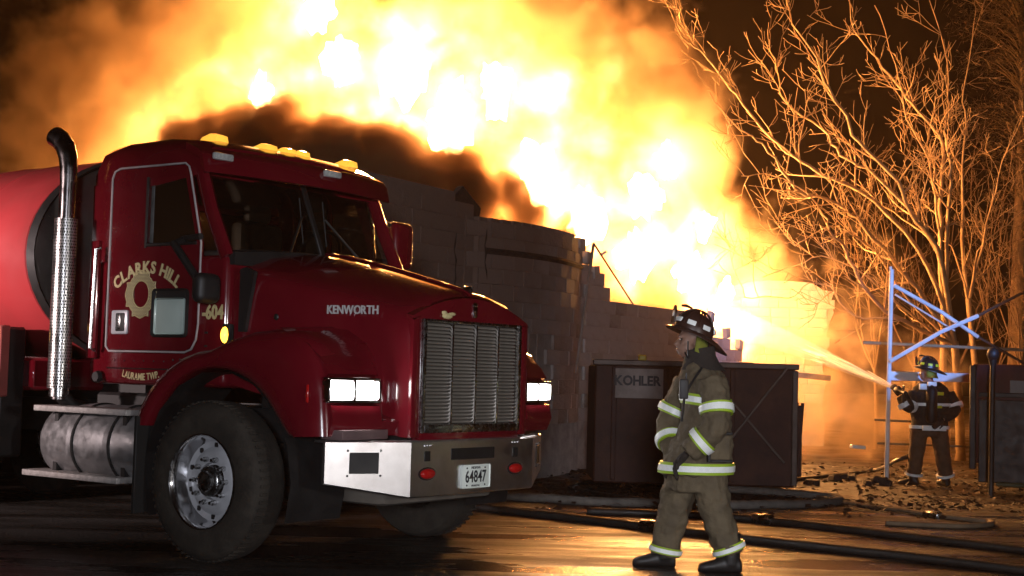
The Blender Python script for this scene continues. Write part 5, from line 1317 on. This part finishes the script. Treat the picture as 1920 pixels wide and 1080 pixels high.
bare_tree('bare_tree', (1800, 885), [
    (-.6, .065, (1720, 542), (1673, 489), (1607, 411), (1564, 380), (1494, 352), (1442, 285), (1416, 256), (1379, 237), (1331, 174)),
    (-.2, .07, (1757, 464), (1717, 414), (1683, 341), (1613, 267), (1576, 202), (1546, 156), (1529, 107), (1487, 48), (1465, -30)),
    (.5, .06, (1760, 480), (1701, 389), (1624, 319), (1576, 289), (1542, 241), (1472, 189), (1457, 126), (1442, 74)),
    (-.9, .055, (1661, 580), (1607, 514), (1586, 471), (1557, 433), (1545, 405), (1510, 360), (1452, 330), (1390, 330)),
    (.3, .06, (1740, 500), (1640, 380), (1550, 330), (1487, 296), (1442, 256), (1394, 193), (1346, 137), (1309, 93), (1279, 70), (1240, -10)),
    (-.5, .04, (1700, 560), (1640, 470), (1580, 430), (1545, 428), (1500, 455), (1465, 455)),
    (-1.0, .03, (1690, 600), (1600, 590), (1556, 540), (1515, 533), (1478, 557), (1395, 558)),
    (-.3, .035, (1720, 600), (1650, 540), (1560, 480), (1490, 500), (1430, 520))],
    26.0, 21, 'big bare tree leaning left toward the fire with branches lit orange', M['bark'], dens=2.0, ln=1.15, tr_r=.085, rscale=.8, trunk_to=(1790, 640))
bare_tree('bare_tree', (1775, 880), [
    (.4, .075, (1764, 480), (1764, 393), (1768, 274), (1731, 219), (1690, 170), (1646, 111), (1605, 59), (1588, -30)),
    (.1, .055, (1779, 393), (1783, 315), (1772, 259), (1779, 204), (1772, 93), (1735, -20)),
    (-.4, .045, (1755, 400), (1740, 300), (1700, 220), (1680, 120), (1640, 10))],
    27.4, 33, 'tall bare tree rising straight up to the top edge above the scaffold', M['bark'], dens=2.1, ln=1.15, tr_r=.075, rscale=.78, trunk_to=(1770, 600))
bare_tree('bare_tree', (1850, 885), [
    (.4, .06, (1800, 400), (1809, 237), (1809, 150), (1830, 20)), (-.3, .045, (1850, 420), (1880, 300), (1925, 200)), (.2, .04, (1835, 470), (1890, 420), (1940, 380)), (.3, .04, (1790, 480), (1740, 420), (1700, 330))],
    28.6, 47, 'slender bare tree by the right edge behind the trailer', M['bark'], dens=1.8, ln=1.05, tr_r=.065, rscale=.7, trunk_to=(1815, 560))
for k, (bx, D, lab) in enumerate(((1640, 29.5, 'thin brush sapling just left of the scaffold pole'), (1715, 30.5, 'thin brush sapling seen between the scaffold braces'), (1795, 31, 'thin brush sapling behind the trunk of the tall bare tree'), (1870, 30, 'thin brush sapling above the red trailer'), (1915, 29, 'thin brush sapling at the very right edge'))):
    rnd = random.Random(60 + k); lims = []
    for q in range(5):
        x = bx + rnd.uniform(-20, 20); l_ = [rnd.uniform(-.6, .6), .028]
        for py in (600, 500, 400, 300, 200):
            x += rnd.uniform(-34, 30); l_.append((x, py + rnd.uniform(-20, 20)))
        lims.append(tuple(l_[:rnd.randint(5, 7)]))
    bare_tree('sapling', (bx, 870), lims, D, 70 + k, lab, M['bark2'], dens=1.9, ln=.95, tr_r=.04, rscale=.8, trunk_to=(bx, 690))
# shaggy evergreen at the upper right
ev_b = at(1900, 880, 31); ev = empty('evergreen_tree', (ev_b.x, 31, gz(ev_b.x, 31))); tag(ev, 'shaggy evergreen lit brown orange in the upper right corner', 'tree')
MB().tube([(0, 0, 0), (.1, 0, 4), (.2, 0, 9.5)], [.22, .16, .05], 10).build('trunk', M['bark2'], ev, True)
rnd = random.Random(91); crown = MB()
M['needles'] = mat('evergreen_needles', (.17, .105, .04), .8, vary=.4, vscale=1.2)
for k in range(260):
    px = rnd.gauss(1890, 62); py = rnd.uniform(-60, 300) if rnd.random() < .85 else rnd.uniform(300, 420)
    if px < 1785 + max(0, py - 150) * .35: continue
    c = at(px, py, 31 + rnd.gauss(0, 1.0)) - ev.location
    s0 = Vector((0.15, 0, c.z - .4)); crown.tube([s0, (s0 + c) * .5 + Vector((0, 0, .12)), c], [.02, .012, .006], 3, caps=False)
    for j in range(34):
        d = Vector((rnd.gauss(0, 1), rnd.gauss(0, 1), rnd.gauss(-.25, .7))).normalized(); a = c + Vector((rnd.gauss(0, .16), rnd.gauss(0, .16), rnd.gauss(0, .12))); ln_ = rnd.uniform(.12, .26)
        w_ = d.orthogonal().normalized() * .012
        n0 = len(crown.v); crown.v += [tuple(a - w_), tuple(a + w_), tuple(a + d * ln_ + Vector((0, 0, -.03)))]; crown.f.append((n0, n0+1, n0+2))
crown.build('crown', M['needles'], ev, False)
# ================================================================== LITTER on the ground
rnd = random.Random(17); mb = MB()
for k in range(3600):
    g = ground(rnd.uniform(1000, 1990), 700 + rnd.uniform(.16, .36) ** 1.0 * 1000, 0)
    if not (13.2 < g.y < 25): continue
    if g.y < 14.3 and rnd.random() < .75: continue
    z = (gz(g.x, g.y) if g.y > 14 else .008) + .012
    a = rnd.uniform(0, 6.28); s_ = rnd.uniform(.025, .06); e = Vector((math.cos(a), math.sin(a), rnd.uniform(-.4, .4))) * s_; f_ = Vector((-math.sin(a), math.cos(a), rnd.uniform(-.5, .5))) * s_ * .6
    n0 = len(mb.v); c = Vector((g.x, g.y, z + abs(e.z) + .004)); mb.v += [tuple(c - e), tuple(c + f_ * .9 + Vector((0, 0, .012))), tuple(c + e), tuple(c - f_)]; mb.f.append((n0, n0+1, n0+2, n0+3))
tag(mb.build('leaf_litter', mat('dead_leaves', (.04, .016, .007), .7, vary=.5, vscale=3)), 'dead brown leaves strewn over the ground', 'leaves', kind='stuff')
for px, py, D, s_, lab, m_ in ((1608, 838, 22, .11, 'small white scrap lying behind the scaffold pole', 'white_tape'), (1525, 706, 26, .32, 'charred beam end burning at the foot of the end wall', 'plank')):
    c = at(px, py, D)
    o = MB().bbox(-s_, s_, -.06, .06, -s_*.25 if s_ < .2 else -.05, s_*.25 if s_ < .2 else .05, .008, 1).build('scrap_sheet' if s_ < .2 else 'charred_beam', M[m_], None, True)
    o.location = c; o.rotation_euler = (0, R(4), R(12)); tag(o, lab, 'debris')
rnd = random.Random(29)
for k in range(9):
    px = rnd.uniform(1500, 1660); py = rnd.uniform(880, 905); D = rnd.uniform(18.5, 20.5); c = at(px, py, D); c.z = gz(c.x, D) + .04
    o = MB().bbox(-.12, .12, -.07, .07, -.05, .05, .015, 1).build('rubble_block', M['char'], None, True); o.location = c; o.rotation_euler = (rnd.uniform(-.3, .3), rnd.uniform(-.3, .3), rnd.uniform(0, 3))
    o.scale = [rnd.uniform(.5, 1.1)] * 3
    tag(o, 'small broken block lying in the rubble between the container and the scaffold', 'rubble', 'rubble beside the container')
